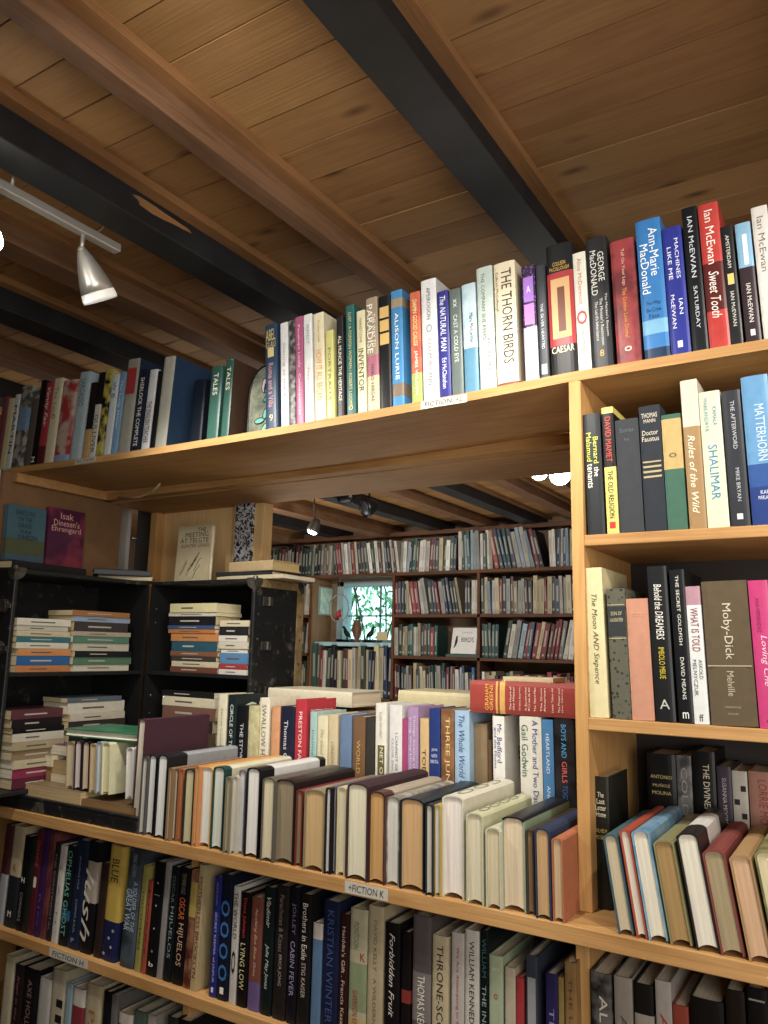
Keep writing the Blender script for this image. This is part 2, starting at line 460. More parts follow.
# ================================================================== THE ROOM
H = .93
XL, XR, YB, YF = -5.6, 1.7, -3.2, 3.86
def sbox(name, mat, *b, bevel=0):
    mb = MB(); mb.box(*b); return struct(W(mb.build(name, mat, bevel=bevel)))
sbox('floor', M_floor, XL, XR, YB, YF, -Z0 - .05, -Z0)
sbox('wall_left', M_wall, XL - .1, XL, YB, YF, -Z0, H)
sbox('wall_right', M_wall, XR, XR + .1, YB, YF, -Z0, H)
sbox('wall_front', M_wall, XL, XR, YB - .1, YB, -Z0, H)
# back wall with the window's opening
WX0, WX1, WZ0, WZ1 = -3.66, -3.00, .04, .52
mb = MB()
mb.box(XL, WX0, YF, YF + .12, -Z0, H); mb.box(WX1, XR, YF, YF + .12, -Z0, H)
mb.box(WX0, WX1, YF, YF + .12, -Z0, WZ0); mb.box(WX0, WX1, YF, YF + .12, WZ1, H)
struct(W(mb.build('wall_back', M_wall)))
# plank ceiling, planks along x, hairline gaps
mb = MB(); y = YB; pw = .094
k0 = math.floor(YB / pw)
y = k0 * pw
while y < YF:
    mb.box(XL, XR, y + .0014, y + pw - .0014, H + .0003 * (int(y * 100) % 4), H + .02); y += pw
mb.box(XL, XR, YB, YF, H + .02, H + .05)
struct(W(mb.build('ceiling', M_ceil)))


def beam(name, x0, x1, zb, mat, y0=YB, y1=YF, bevel=.003):
    mb = MB(); mb.box(x0, x1, y0, y1, zb, H); return struct(W(mb.build(name, mat, bevel=bevel)))
def strip(x0, x1, y0=YB, y1=YF, zb=None):
    mb = MB(); mb.box(x0, x1, y0, y1, (H - .018) if zb is None else zb, H); return struct(W(mb.build('ceiling_trim', M_strip)))
beam('ceiling_beam', -.605, -.518, .875, M_black); strip(-.518, -.49)
beam('ceiling_joist', -.978, -.935, .868, M_joist); strip(-.935, -.905)
beam('ceiling_beam', -1.300, -1.214, .852, M_black); strip(-1.214, -1.182)
beam('ceiling_joist', -1.64, -1.56, .868, M_joist); strip(-1.56, -1.53)
beam('ceiling_beam', -1.975, -1.875, .855, M_black); strip(-1.875, -1.845)
beam('ceiling_joist', -2.33, -2.25, .868, M_joist)
beam('ceiling_beam', -2.70, -2.60, .855, M_black)
beam('ceiling_joist', -3.17, -3.05, .83, M_joist)
beam('ceiling_beam', -3.62, -3.52, .855, M_black)
beam('ceiling_joist', -4.15, -4.02, .83, M_joist)
beam('ceiling_joist', .0, .05, .868, M_joist)
beam('ceiling_beam', .42, .51, .87, M_black)
# bare patch in the black paint of the second beam
p0 = onX(137, 196, -1.213); p1 = onX(182, 230, -1.213)
mb = MB()
pts = []
for k in range(14):
    a = 2 * math.pi * k / 14; r = 1 + .25 * math.sin(3 * a + 1)
    pts.append(((p0.y + p1.y) / 2 + .075 * math.cos(a) * r, .893 + .009 * math.sin(a) * r))
mb.add([(-1.2128, y, z) for y, z in pts] + [(-1.2145, y, z) for y, z in pts], [list(range(14))] + [[k, (k + 1) % 14, 14 + (k + 1) % 14, 14 + k] for k in range(14)])
struct(W(mb.build('ceiling_trim', M_strip)))

# ================================================================== THE BOOKCASE
def sagA(x):
    if x < -2.13 or x > -.44: return 0
    u = (x + 1.285) / .845; return -.013 * (1 - u * u)
ZA, Z2, Z3, Z4, Z5, Z6 = .503, .202, -.107, -.413, -.700, -1.02
XE = .75
case = empty('bookcase', (-.43, 0, 0))
tag(case, 'pine bookcase with open middle and uprights, books on every shelf', 'bookcase')
def part(o): o.parent = case; o.location = (.43, 0, Z0); return o
mb = MB(); xs = [-2.13 + 1.69 * k / 16 for k in range(17)] + [XE]
for x0, x1 in zip(xs[:-1], xs[1:]):
    a, b = sagA(x0), sagA(x1)
    mb.add([(x0, 0, ZA - .018 + a), (x1, 0, ZA - .018 + b), (x1, .31, ZA - .018 + b), (x0, .31, ZA - .018 + a), (x0, 0, ZA + a), (x1, 0, ZA + b), (x1, .31, ZA + b), (x0, .31, ZA + a)],
           [(0, 3, 2, 1), (4, 5, 6, 7), (0, 1, 5, 4), (2, 3, 7, 6)])
mb.f += [[0, 4, 7, 3]]; mb.mi += [0]
part(mb.build('shelf_board', M_shelf))
def cb(nm, mat, *b, bevel=.0015):
    mb = MB(); mb.box(*b); return part(mb.build(nm, mat, bevel=bevel))
cb('shelf_board', M_shelf, -2.13, XE, .352, .575, .452, .470)
cb('support_rail', M_shelf, -2.13, XE, .312, .350, .455, .482)
cb('support_rail', M_shelf, -2.11, -2.085, -.005, .34, .455, .483)
cb('shelf_board', M_shelf, -.4155, XE, .0, .31, Z2 - .019, Z2)
cb('shelf_board', M_shelf, -.4155, XE, .0, .31, Z3 - .020, Z3)
cb('shelf_board', M_shelf, -2.35, XE, -.076, .575, Z4 - .026, Z4)
cb('shelf_board', M_shelf, -2.35, XE, -.058, .31, Z5 - .023, Z5)
cb('shelf_board', M_shelf, -2.35, XE, -.058, .31, Z6 - .023, Z6)
cb('base_board', M_shelf, -2.35, XE, -.02, .31, -Z0, -1.35)
cb('upright', M_post, -.4375, -.4155, .0, .31, Z4, ZA - .018)
cb('upright', M_post, -.4380, -.4160, -.02, .31, -1.35, Z4 - .026)
cb('upright', M_post, -1.285, -1.265, -.02, .31, -1.35, Z4 - .026)
cb('upright', M_post, -2.35, -2.33, -.02, .31, -1.35, Z4 - .026)
cb('upright', M_post, XE - .02, XE, .0, .31, Z4, ZA - .018)
cb('back_panel', M_darkpanel, -.4155, XE, .31, .318, Z4, ZA - .018, bevel=0)
cb('back_panel', M_darkpanel, -2.35, XE, .31, .318, -1.35, Z4 - .026, bevel=0)
# risers that lift the rear rows
cb('riser', M_shelf, -1.40, -.4385, .16, .30, Z4, Z4 + .058)
cb('riser', M_shelf, -.4145, XE - .021, .185, .308, Z4, Z4 + .03)
# plywood and posts at the back left
cb('rear_panel', M_ply, -2.10, -1.752, .575, .59, Z4, .455)
cb('post', M_post, -2.13, -2.10, .54, .60, Z4, .452)
cb('post', M_ply, -1.752, -1.625, .555, .60, Z4, .452)
cb('rear_panel', M_darkpanel, -2.27, -2.13, .60, .612, Z4, .50)
cb('rear_panel', flat('#c9c6c0', .7), -2.36, -2.27, .56, .575, Z4, .50)
cb('side_panel', M_brown, -2.125, -2.112, -.03, .40, Z4, .485)
cb('side_panel', flat('#d8d4cb', .6), -2.16, -2.128, -.06, -.03, Z4, .49)
# marbled black-and-white strip hanging on the post
def marbled():
    m, nt, b = newmat('marbled_paper'); L = nt.links.new
    tc = N(nt, 'ShaderNodeTexCoord'); no = N(nt, 'ShaderNodeTexNoise'); no.inputs['Scale'].default_value = 55; no.inputs['Detail'].default_value = 6
    no.inputs['Distortion'].default_value = 2; L(tc.outputs['Object'], no.inputs['Vector'])
    rp = N(nt, 'ShaderNodeValToRGB'); e = rp.color_ramp.elements; e[0].position = .47; e[0].color = lin('#15171c'); e[1].position = .53; e[1].color = lin('#c8ccd2')
    L(no.outputs[0], rp.inputs[0]); L(rp.outputs[0], b.inputs['Base Color']); b.inputs['Roughness'].default_value = .5
    return m
M_marb = marbled()
mb = MB(); mb.box(-1.735, -1.662, .545, .5545, .235, .452)
o = W(mb.build('marbled_panel', M_marb)); tag(o, 'black and white marbled strip fixed on the pale wooden post', 'panel')


def shelf_tag(px0, py0, px1, py1, y, s, hgt, desc, slope_z):
    """paper label taped on the front edge of a board"""
    a = onY(px0, py0, y); b = onY(px1, py1, y); zc = slope_z
    root = empty('shelf_label', ((a.x + b.x) / 2, y, zc + Z0))
    L_ = abs(b.x - a.x)
    mb = MB(); mb.box(-L_ / 2, L_ / 2, -.0006, 0, -hgt / 2, hgt / 2); mb.build('paper', flat('#bdb9ac', .6), root)
    if s: lettering(s, root, flat('#1c1c20', .6), (0, -.0009, 0), (1, 0, 0), (0, 0, 1), L_ * .82, hgt * .6, name='handwriting', shear=.1, bold=0)
    tag(root, desc, 'label')
shelf_tag(421, 402, 467, 396, -.0002, 'FICTION→L', .017, 'handwritten FICTION L label on the edge of the top shelf', ZA - .0095 + sagA(-.72))
shelf_tag(345, 885, 388, 895, -.0762, '+FICTION K', .020, 'handwritten FICTION K label on the edge of the long shelf', Z4 - .013)
shelf_tag(50, 945, 88, 958, -.0582, 'FICTION H', .018, 'handwritten FICTION H label on the edge of the low shelf', Z5 - .0115)
shelf_tag(75, 461, 96, 458, -.0002, 'FICTION', .014, 'small faded label at the left of the top shelf edge', ZA - .0095 + sagA(-1.85))
# cable under the top shelf
mb = MB(); q = [onZ(160, 484, .45), onZ(152, 492, .44), onZ(140, 497, .43), onZ(118, 498, .435)]
mb.tube(q, .003, 8); o = W(mb.build('cable', flat('#b9a27c', .6), smooth=True)); tag(o, 'thin beige cable looped under the top shelf', 'cable')

# ================================================================== BOOK ROWS
Wt, Gd, Bk = '#ece8dc', '#c9a552', '#1a1a1c'
PB = dict(hard=False)
A1 = [
 (-2, 3, 398, 'dusty rose partly cut-off book', '#7c3a44'),
 (3.5, 10, 400, 'pale yellow clothbound book', '#c9c08a', dict(cloth=True)),
 (10, 15, 396, 'white book with black capitals', '#cfcfca', dict(t=[('MARTIN', Bk, .2, .85, .6)])),
 (15, 27, 388, 'mottled grey and black book', '#4b4e52', dict(pat=('noise', '#a9a48f', 40, .9), bands=[(.45, .72, '#6f93b0')])),
 (27.5, 35, 400, 'plain brown-grey book', '#5d5347', dict(cloth=True)),
 (35.5, 40.5, 382, 'thin black book with small cream mark', '#161617', dict(t=[('M', Wt, .04, .1, .7)])),
 (41, 48, 383.7, 'bright red book with white script', '#b02a30', dict(t=[('Vanity Fair', Wt, .45, .93, .6, 0, 'd', .3)], bands=[(0, .22, '#5c1e1e')])),
 (48.5, 57, 380, 'cream book with small emblem', '#d9cda6', dict(t=[('The Last', '#8a7a50', .55, .9, .4), ('o', '#555555', .52, .57, .5)])),
 (57.5, 73, 382, 'red book with painted portrait', '#b3272f', dict(pat=('noise', '#c9bda6', 22, .8), bands=[(.0, .08, '#8ea9c9')])),
 (74, 84.5, 373.7, 'pale blue tall book', '#a9bfc6', dict(t=[('SARGASSO', '#49626d', .6, .92, .5)])),
 (86, 92.5, 384, 'short black book with gold foot', '#1d1c1b', dict(bands=[(0, .38, '#c39a55')])),
 (94, 99.5, 374, 'white and black lettered paperback', '#d6d2c4', dict(hard=False, t=[('GULLIVER', Bk, .05, .5, .7)], bands=[(.62, 1, Bk)])),
 (100, 107, 371, 'black book with yellow design', '#17171a', dict(pat=('noise', '#d6c63a', 30, .75))),
 (107.5, 114.5, 375.5, 'white-blue thin book', '#cdd7dc', dict(t=[('W B', '#42505c', .7, .9, .5)])),
 (115, 121, 373.7, 'sky blue narrow book', '#6f9fc6', dict(t=[('The Long Water', Wt, .3, .9, .45, 0, 'd', .25)])),
 (122, 134.5, 360.8, 'grey cloth book with red label', '#9c9a8c', dict(cloth=True, board='#1d2c48', t=[('', '', 0, 0, 0)][:0] + [('x', '#a33a3a', .62, .9, .72, .0, 'box')])),
 (135, 143.5, 371, 'navy book with white lettering', '#1d2538', dict(t=[('SHERLOCK THE COMPLETE', Wt, .06, .9, .45)])),
 (145, 153, 371, 'white book with black lettering', '#cfd0d2', dict(t=[('THE ENGLISH TEACHER', '#33363c', .08, .6, .6)])),
 (153.5, 158, 372, 'slim black book by the white one', '#17181a'),
 (159, 170.5, 358.3, 'tall grey-spined book with blue cloth boards', '#a8a697', dict(cloth=True, d=.175, board='#1f3c5c')),
 (191, 203, 380.6, 'short dark navy book set back', '#17202e', dict(dy=.03, d=.12)),
 (208.5, 220, 367, 'green slipcased book with white edges', '#2e5f54', dict(t=[('TALES', Wt, .6, .9, .4)])),
 (223, 231, 360, 'dark green book with brown boards', '#2a5b50', dict(board='#4c3426', t=[('TALES', '#dcd8c0', .6, .9, .5)])),
]
LA1 = {'lean': 3.4}
spine_row([e[:5] + ({**LA1, **(e[5] if len(e) > 5 else {})},) for e in A1[:20]] +
          [e[:5] + ({**{'lean': 1.5}, **(e[5] if len(e) > 5 else {})},) for e in A1[20:]],
          lambda x: ZA + sagA(x), .006, 'on the top shelf, left of stained glass', 'books on the left of the top shelf', gap=.0016)
A2 = [
 (265, 277, 324.9, 'dark blue book with gold oval', '#26405e', dict(lean=-4, t=[('ABEL', '#c7b36a', .84, .95, .8, 0, 'h'), ('GLAU', '#c7b36a', .77, .83, .8, 0, 'h'), ('x', '#cbb980', .68, .77, .5, 0, 'box'), ('Rome and a Villa', '#b9848a', .2, .62, .4), ('9', '#d8c98a', .07, .13, .3, 0, 'h')])),
 (280.5, 288, 323, 'white thin book with tiny mauve lettering', '#dcdcdc', dict(lean=-4, t=[('Staring at the Sun', '#8f8896', .2, .8, .35)])),
 (289, 295, 320.6, 'silver and black patterned book', '#8b8985', dict(lean=-4, pat=('noise', '#26262a', 60, .9))),
 (295.3, 303.3, 317, 'magenta pink book', '#b0507d', dict(lean=-4, t=[('Penelope Lively . Consequences', '#e8cfd8', .08, .92, .35)])),
 (304, 312.5, 314.7, 'white book between pink and cream', '#dfe2e0', dict(lean=-4, t=[('PERFECT', '#7b868e', .72, .9, .35), ('Happiness', '#c06a6a', .25, .5, .3, 0, 'd', .3)])),
 (314, 324.4, 313.3, 'cream book with orange capitals', '#e3d9b0', dict(lean=-4, t=[('Penelope Lively', '#b08a5a', .72, .93, .3, 0, 'd', .3), ('HOW IT ALL BEGAN', '#d9803c', .18, .65, .55)])),
 (325.8, 333.7, 330.8, 'short yellow book', '#d4cf6c', dict(lean=-3.5, t=[('PORTRAITS', '#6a7a4a', .2, .8, .35)])),
 (336.8, 343.5, 316.4, 'dark book with white capitals', '#2a2528', dict(lean=-3, t=[('ALL MUNCIE THE HERITAGE', Wt, .15, .8, .5)])),
 (346, 354.7, 305.4, 'tall teal book', '#1f6662', dict(lean=-3, t=[('LUST / A FOREIGN WOMAN / ROBERT LOOMIS', '#d3c78a', .06, .93, .35), ('o', '#d3c78a', .04, .08, .5)])),
 (357, 365.5, 310.8, 'cream book lettered INVENTOR', '#dcd7a8', dict(lean=-3, t=[('HARVEY LOWE', '#6f6a3a', .68, .92, .3), ('INVENTOR', '#1f1f1f', .2, .62, .62)])),
 (366.5, 378, 297.8, 'tan and mauve book lettered PARADISE', '#a08e72', dict(lean=-3, bands=[(.3, .48, '#b0657a'), (0, .3, '#cdbf94')], t=[('THE WAY TO', Wt, .55, .85, .28, .2), ('PARADISE', Wt, .5, .94, .5, -.15), ('MARIO VARGAS', '#4a4048', .08, .4, .28)])),
 (379, 390.5, 296, 'black book with three gold labels', '#18191c', dict(lean=-2.5, t=[('x', '#c9a868', .8, .9, .8, 0, 'box'), ('x', '#c9a868', .68, .78, .8, 0, 'box'), ('x', '#c9a868', .56, .66, .8, 0, 'box')])),
 (391.3, 403, 290.5, 'bright blue book with white letters', '#2f86c0', dict(lean=-2.5, bands=[(.08, .19, '#7c6a58'), (.85, .93, '#9c8a68')], t=[('ALISON LURIE', Wt, .22, .8, .3)])),
 (410.5, 421, 292, 'red book with green and yellow foot', '#c8432c', dict(lean=-2.5, bands=[(0, .26, '#9aa84c')], pat=('noise', '#d8864a', 20, .4), t=[('DAMN GOOD CAUSE', '#e8dc9a', .5, .93, .4, 0, 'd', .2), ('JAMES WILCOX', Wt, .06, .46, .35)])),
 (421.8, 437.3, 279.5, 'white APEIROGON book', '#d6d8d8', dict(lean=-2.5, t=[('APEIROGON', '#55595c', .66, .93, .25), ('o', '#8b8f90', .55, .62, .4), ('COLUM McCANN', '#55595c', .12, .5, .25)])),
 (438.2, 449.6, 291, 'indigo book lettered THE NATURAL MAN', '#2c2f86', dict(lean=-2.5, t=[('The NATURAL MAN', '#dfe0ee', .42, .95, .5, 0, 'd', .25), ('Ed McClanahan', '#dfe0ee', .08, .36, .38)])),
 (450.4, 462, 288.8, 'grey-green CAST A COLD EYE book', '#5b6a67', dict(lean=-2.5, t=[('CAST A COLD EYE', '#c9cfc4', .3, .75, .35), ('xx', '#c9cfc4', .82, .9, .3)])),
 (463, 477, 283.7, 'pale blue book with watery scene', '#a3c3cf', dict(lean=-2.5, bands=[(.0, .4, '#4b87a6')], pat=('noise', '#d8e6ea', 26, .35), t=[('Mary McCarthy', '#1d2b36', .45, .72, .35, .1)])),
 (478, 494, 266.8, 'pale green tall book of essays', '#b5c6bd', dict(lean=-2.2, t=[('THE COMPANY SHE KEEPS', '#4b5a55', .4, .95, .22, -.1), ('FICTION', '#5b6a65', .15, .4, .15, .15)])),
 (495, 516.5, 262, 'cream THORN BIRDS book', '#e0d2ae', dict(lean=-1.8, bands=[(.0, .02, '#8a3a20')], t=[('THE THORN BIRDS', '#211a16', .17, .94, .48, .1), ('Colleen McCullough', '#6a5a44', .6, .93, .14, -.36)])),
 (523, 536.7, 265.6, 'purple book with leopard-print lower half', '#7a4fa0', dict(lean=-1.8, bands=[(.0, .46, '#b9b4c4')], pat=('voronoi', '#1d1a22', 170, .9), t=[('x', '#9a6cc4', .68, .9, .75, 0, 'box'), ('A', '#e8e0f0', .76, .82, .3, 0, 'h'), ('x', '#c07ac6', .48, .66, .75, 0, 'box')])),
 (537.6, 547.2, 264.7, 'slate book lettered THE SILVER', '#33383f', dict(lean=-1.8, t=[('THE SILVER HEARTED', '#c6cbd0', .25, .65, .3), ('x', '#9ba2a8', .03, .12, .6, 0, 'box')])),
 (548, 574.5, 243.5, 'thick black and red book with framed figure', '#1b1c1e', dict(lean=-1.8, bands=[(.215, .78, '#b32a30')], t=[('x', '#c8a070', .27, .73, .72, 0, 'box'), ('I', '#6a3a26', .32, .66, .28, .02, 'h'), ('COLLEEN', Gd, .83, .86, .5, 0, 'h'), ('McCULLOUGH', Gd, .79, .82, .75, 0, 'h'), ('CAESAR', '#e6dcc0', .16, .21, .85, 0, 'h')])),
 (575.2, 588.3, 252, 'cream book with red ring', '#dedccb', dict(lean=-1.8, t=[('Alice McDermott', '#b46a5a', .55, .95, .32), ('o', '#c03a34', .38, .5, .8), ('Child of My Heart', '#5a4a44', .12, .36, .3)])),
 (588.8, 609.5, 237, 'thick black book with three white titles', '#26282b', dict(lean=-1.8, bands=[], t=[('GEORGE', '#d8d8d0', .65, .88, .3, .2), ('MacDONALD', '#d8d8d0', .55, .9, .3, -.18), ('The Maiden\'s Bequest', '#cfcfc8', .22, .55, .15, .34), ('The Minister\'s Restoration', '#cfcfc8', .16, .52, .15, .1), ('The Laird\'s Inheritance', '#cfcfc8', .2, .5, .15, -.14), ('8', Gd, .08, .13, .2, 0, 'h')])),
 (613, 637.5, 239, 'mottled red book with gold lettering', '#a03438', dict(lean=-1.8, pat=('noise', '#4c2226', 22, .7), t=[('Tell On Your Legs', '#e0b0a0', .62, .92, .17), ('The Golden Love Dismal', '#d8963c', .2, .6, .17), ('o', '#e6dccb', .09, .13, .3)])),
 (639.4, 665, 218.4, 'big bright blue book', '#1c7cc6', dict(lean=-1.8, bands=[(.0, .07, '#123456'), (.17, .27, '#6fb4dc')], t=[('Ann-Marie', '#e8eef2', .58, .93, .36, .18), ('MacDonald', '#e8eef2', .46, .82, .33, -.22), ('The Way', '#0e3a5c', .37, .4, .6, 0, 'h'), ('the Crow', '#0e3a5c', .325, .355, .6, 0, 'h'), ('Flies', '#0e3a5c', .28, .31, .4, 0, 'h')])),
 (666, 686, 226, 'royal blue MACHINES LIKE ME book', '#26339a', dict(lean=-1.8, t=[('MACHINES', '#e2e4f0', .58, .9, .2, .2), ('LIKE ME', '#e2e4f0', .58, .84, .2, -.2), ('IAN', '#e2e4f0', .3, .42, .2, .2), ('McEWAN', '#e2e4f0', .2, .46, .2, -.2), ('x', '#e2e4f0', .05, .1, .25, .0, 'box')])),
 (686.7, 702.5, 205.8, 'black book lettered SATURDAY', '#15191f', dict(lean=-1.8, t=[('IAN McEWAN', '#c8cdd2', .5, .93, .33), ('SATURDAY', '#c8cdd2', .15, .44, .25)])),
 (703.2, 724.3, 202, 'tall red book lettered Sweet Tooth', '#c2281f', dict(lean=-1.8, bands=[(.25, .58, '#5e1a18')], pat=('noise', '#d84030', 15, .4), t=[('Ian McEwan', '#efe4da', .57, .95, .42), ('Sweet Tooth', '#efe4da', .2, .52, .5, 0, 'd', .3)])),
 (725, 738, 225, 'black AMSTERDAM book with small yellow label', '#202226', dict(lean=-1.8, t=[('AMSTERDAM', '#d4d2c8', .64, .92, .3), ('x', '#d8c070', .5, .59, .5, 0, 'box'), ('IAN McEWAN', '#d4d2c8', .15, .44, .3)])),
 (740, 756, 221.7, 'dark brown book with sky blue top', '#37292f', dict(lean=-1.8, bands=[(.62, 1, '#7fb7d8')], t=[('x', '#e6eaee', .64, .9, .3, .05, 'box'), ('IAN McEWAN', '#e0dcd8', .16, .48, .3), ('x', '#e0dcd8', .05, .1, .3, 0, 'box')])),
 (756.8, 774, 205, 'off-white book at the right picture edge', '#ddd8d0', dict(lean=-1.8, t=[('Ian McEwan', '#77706a', .5, .92, .4)])),
 (775, 796, 212, 'dark red book beyond the off-white one', '#5a2226', dict(lean=-1.5)),
]
spine_row(A2[:23], lambda x: ZA + sagA(x), .004, 'on the top shelf above the opening', 'books on the middle of the top shelf')
spine_row(A2[23:], lambda x: ZA + sagA(x), .004, 'on the top shelf above the right bays', 'books on the right of the top shelf')
B2 = [
 (585, 602.3, 413.6, 'black book with yellow and white lettering', '#2b3033', dict(t=[('Bernard', '#cfd650', .58, .8, .3, .2), ('Malamud', '#cfd650', .6, .84, .3, -.2), ('the', Wt, .47, .55, .3, .2), ('tenants', Wt, .38, .58, .3, -.2)])),
 (604, 616, 407, 'narrow black, red and yellow book', '#1c1a1a', dict(bands=[(0, .52, '#d8ca52'), (.95, 1, '#d8ca52')], t=[('DAVID MAMET', '#c64034', .56, .92, .5), ('THE OLD RELIGION', '#2a2620', .12, .49, .45), ('x', '#b83428', .04, .09, .5, 0, 'box')])),
 (617, 641, 419, 'worn dark grey cloth book', '#3c4044', dict(cloth=True, t=[('Stories', '#555b60', .88, .92, .6, 0, 'h'), ('by', '#555b60', .8, .83, .2, 0, 'h')])),
 (641.5, 663.3, 405.5, 'charcoal book with four gold rules', '#2f353d', dict(cloth=True, t=[('THOMAS', '#c9c2ac', .9, .94, .75, 0, 'h'), ('MANN', '#c9c2ac', .86, .89, .55, 0, 'h'), ('Doctor', '#c9c2ac', .76, .8, .75, 0, 'h'), ('Faustus', '#c9c2ac', .71, .75, .8, 0, 'h'), ('x', '#a89a70', .54, .552, .85, 0, 'box'), ('x', '#a89a70', .5, .515, .85, 0, 'box'), ('x', '#a89a70', .46, .475, .85, 0, 'box'), ('x', '#a89a70', .42, .435, .85, 0, 'box')])),
 (664, 684, 414, 'green book with large tan label', '#3f6b58', dict(cloth=True, bands=[(.52, .96, '#c2a45c')], t=[('o', '#5a5640', .62, .66, .4, 0, 'h')])),
 (684.4, 702, 379.5, 'tall golden brown book', '#a5814c', dict(bands=[(.68, 1, '#d9d0b4')], t=[('Rules of the Wild', '#eee6cc', .1, .62, .4, -.05, 'd', .3)])),
 (702.7, 724.6, 391, 'cream SHALIMAR book', '#dfdcb8', dict(t=[('KAMALA', '#5a93a8', .74, .88, .2, .2), ('MARKANDAYA', '#5a93a8', .7, .95, .2, -.2), ('SHALIMAR', '#2f86ae', .2, .6, .42)])),
 (725.7, 745.3, 390, 'dark slate book with small grey lettering', '#33373e', dict(t=[('THE AFTERWORD', '#b9bec4', .56, .92, .22, .05), ('MIKE BRYAN', '#b9bec4', .18, .42, .2, .05), ('x', '#e2e2e2', .05, .09, .3, 0, 'box')])),
 (746, 774, 375, 'large blue book, mountain ridge on spine', '#5c9fd2', dict(bands=[(0, .25, '#24418a'), (.25, .4, '#2c5aa4')], t=[('MATTERHORN', '#cfe2f2', .42, .8, .35, .1), ('KARL', '#dfe9f4', .2, .225, .4, .1, 'h'), ('MARLANTES', '#dfe9f4', .165, .19, .6, .1, 'h')])),
]
spine_row(B2, Z2, .006, 'on the second shelf of the right bay', 'books on the second shelf, right bay', lean=-1.2)
B3 = [
 (586, 605, 568, 'cream book, Moon and Sixpence', '#ddd096', dict(t=[('The Moon AND Sixpence', '#4a4a34', .22, .82, .36, 0, 'd', .25)])),
 (609, 628, 589, 'dark book with gold floral pattern', '#2f3436', dict(cloth=True, pat=('voronoi', '#8f8a68', 130, .35), t=[('x', '#2b3032', .63, .86, .95, 0, 'box'), ('SON OF', '#b9b088', .79, .82, .6, 0, 'h'), ('LAUGHTER', '#b9b088', .74, .77, .7, 0, 'h'), ('x', '#b9b088', .61, .615, .9, 0, 'box'), ('x', '#b9b088', .87, .875, .9, 0, 'box')])),
 (628.5, 651, 599, 'salmon clothbound book', '#c88a6a', dict(cloth=True, t=[('Poems', '#d8a080', .85, .9, .5, 0, 'h')])),
 (651, 671, 566.5, 'tall black DREAMERS book', '#1e2022', dict(t=[('Behold the DREAMERS', '#e6e4da', .52, .88, .4, 0, 'd', .15), ('IMBOLO MBUE', '#c6b43c', .27, .47, .3), ('A', '#b9b9b0', .08, .14, .5, 0, 'h')])),
 (673.5, 689, 569.8, 'black SECRET GOLDFISH book', '#17191c', dict(t=[('THE SECRET GOLDFISH', '#d6d6cc', .5, .96, .22), ('DAVID MEANS', '#d6d6cc', .15, .42, .25), ('m', '#f0f0ea', .03, .07, .4, 0, 'h')])),
 (689.5, 704.5, 586.6, 'white book with pink pictured top', '#dfe4e2', dict(bands=[(.86, 1, '#b98a98')], t=[('WHAT IS TOLD', '#8a2c3c', .52, .84, .55), ('ASKOLD', '#4a5050', .32, .46, .25, .2), ('MELNYCZUK', '#4a5050', .2, .46, .25, -.2), ('ff', '#222222', .02, .07, .3, 0, 'h')])),
 (705.5, 752.3, 581.4, 'very thick brown cloth book', '#64553c', dict(cloth=True, t=[('Moby-Dick', '#c9c2ac', .45, .84, .24), ('Melville', '#b5ae98', .2, .37, .15), ('x', '#a89f82', .402, .41, .95, 0, 'box'), ('HENDRICKS', '#a89f82', .12, .132, .35, 0, 'h'), ('HOUSE', '#a89f82', .075, .087, .22, 0, 'h')])),
 (753.3, 774, 580.6, 'hot pink book at the picture edge', '#d22a7a', dict(t=[('Loving Che', '#f2c8dc', .28, .62, .4, .05, 'd', .25), ('ANA MENENDEZ', '#8a1c50', .64, .88, .2, -.1), ('A', '#5a1034', .04, .07, .3, 0, 'h')])),
]
spine_row(B3, Z3, .006, 'on the third shelf of the right bay', 'books on the third shelf, right bay', lean=-1.4)
B4B = [
 (593.5, 610, 777, 'dark bronze book, The Last Letter Home', '#26261f', dict(d=.12, t=[('The', '#d8d2ba', .84, .88, .4, 0, 'h'), ('Last', '#d8d2ba', .79, .83, .5, 0, 'h'), ('Letter', '#d8d2ba', .74, .78, .65, 0, 'h'), ('Home', '#d8d2ba', .69, .73, .6, 0, 'h'), ('VILHELM', '#b9a85e', .57, .6, .7, 0, 'h'), ('MOBERG', '#b9a85e', .52, .55, .7, 0, 'h')])),
 (648, 677.5, 754.4, 'wide black book, small gold capitals', '#161718', dict(t=[('ANTONIO', '#c6b070', .79, .82, .75, 0, 'h'), ('MUÑOZ', '#c6b070', .72, .75, .6, 0, 'h'), ('MOLINA', '#c6b070', .655, .685, .65, 0, 'h')])),
 (678.3, 693.5, 756, 'grey marbled book', '#47464a', dict(pat=('noise', '#97948f', 30, .6), t=[('COLD', '#9c9a94', .5, .9, .4)])),
 (694.5, 717.5, 752, 'black DIVINERS book', '#151617', dict(t=[('THE DIVINERS', '#d6cdb2', .5, .9, .28, .1)])),
 (719, 733.7, 767, 'dark purple book', '#453a48', dict(t=[('SUSANNA MOORE', '#b9b2b4', .5, .9, .3)])),
 (734.3, 750, 771.6, 'black and white checked book', '#c2bcae', dict(t=[('x', '#1d1b1c', .1 + .12 * k, .15 + .12 * k, .35, .22 * (-1) ** k, 'box') for k in range(7)])),
 (751, 777, 772.5, 'salmon book with brick-red capitals', '#b07a66', dict(t=[('LORRIE MOORE', '#8c3a34', .4, .93, .35, .05)])),
]
spine_row(B4B[:1], Z4, .03, 'in the lower right bay, by the upright', 'books at the back of the lower right bay')
spine_row(B4B[1:], Z4 + .03, .19, 'behind the spine-up books, lower right bay', 'books at the back of the lower right bay', depth=.115)
SU = 'laid spine-up in the lower right bay'
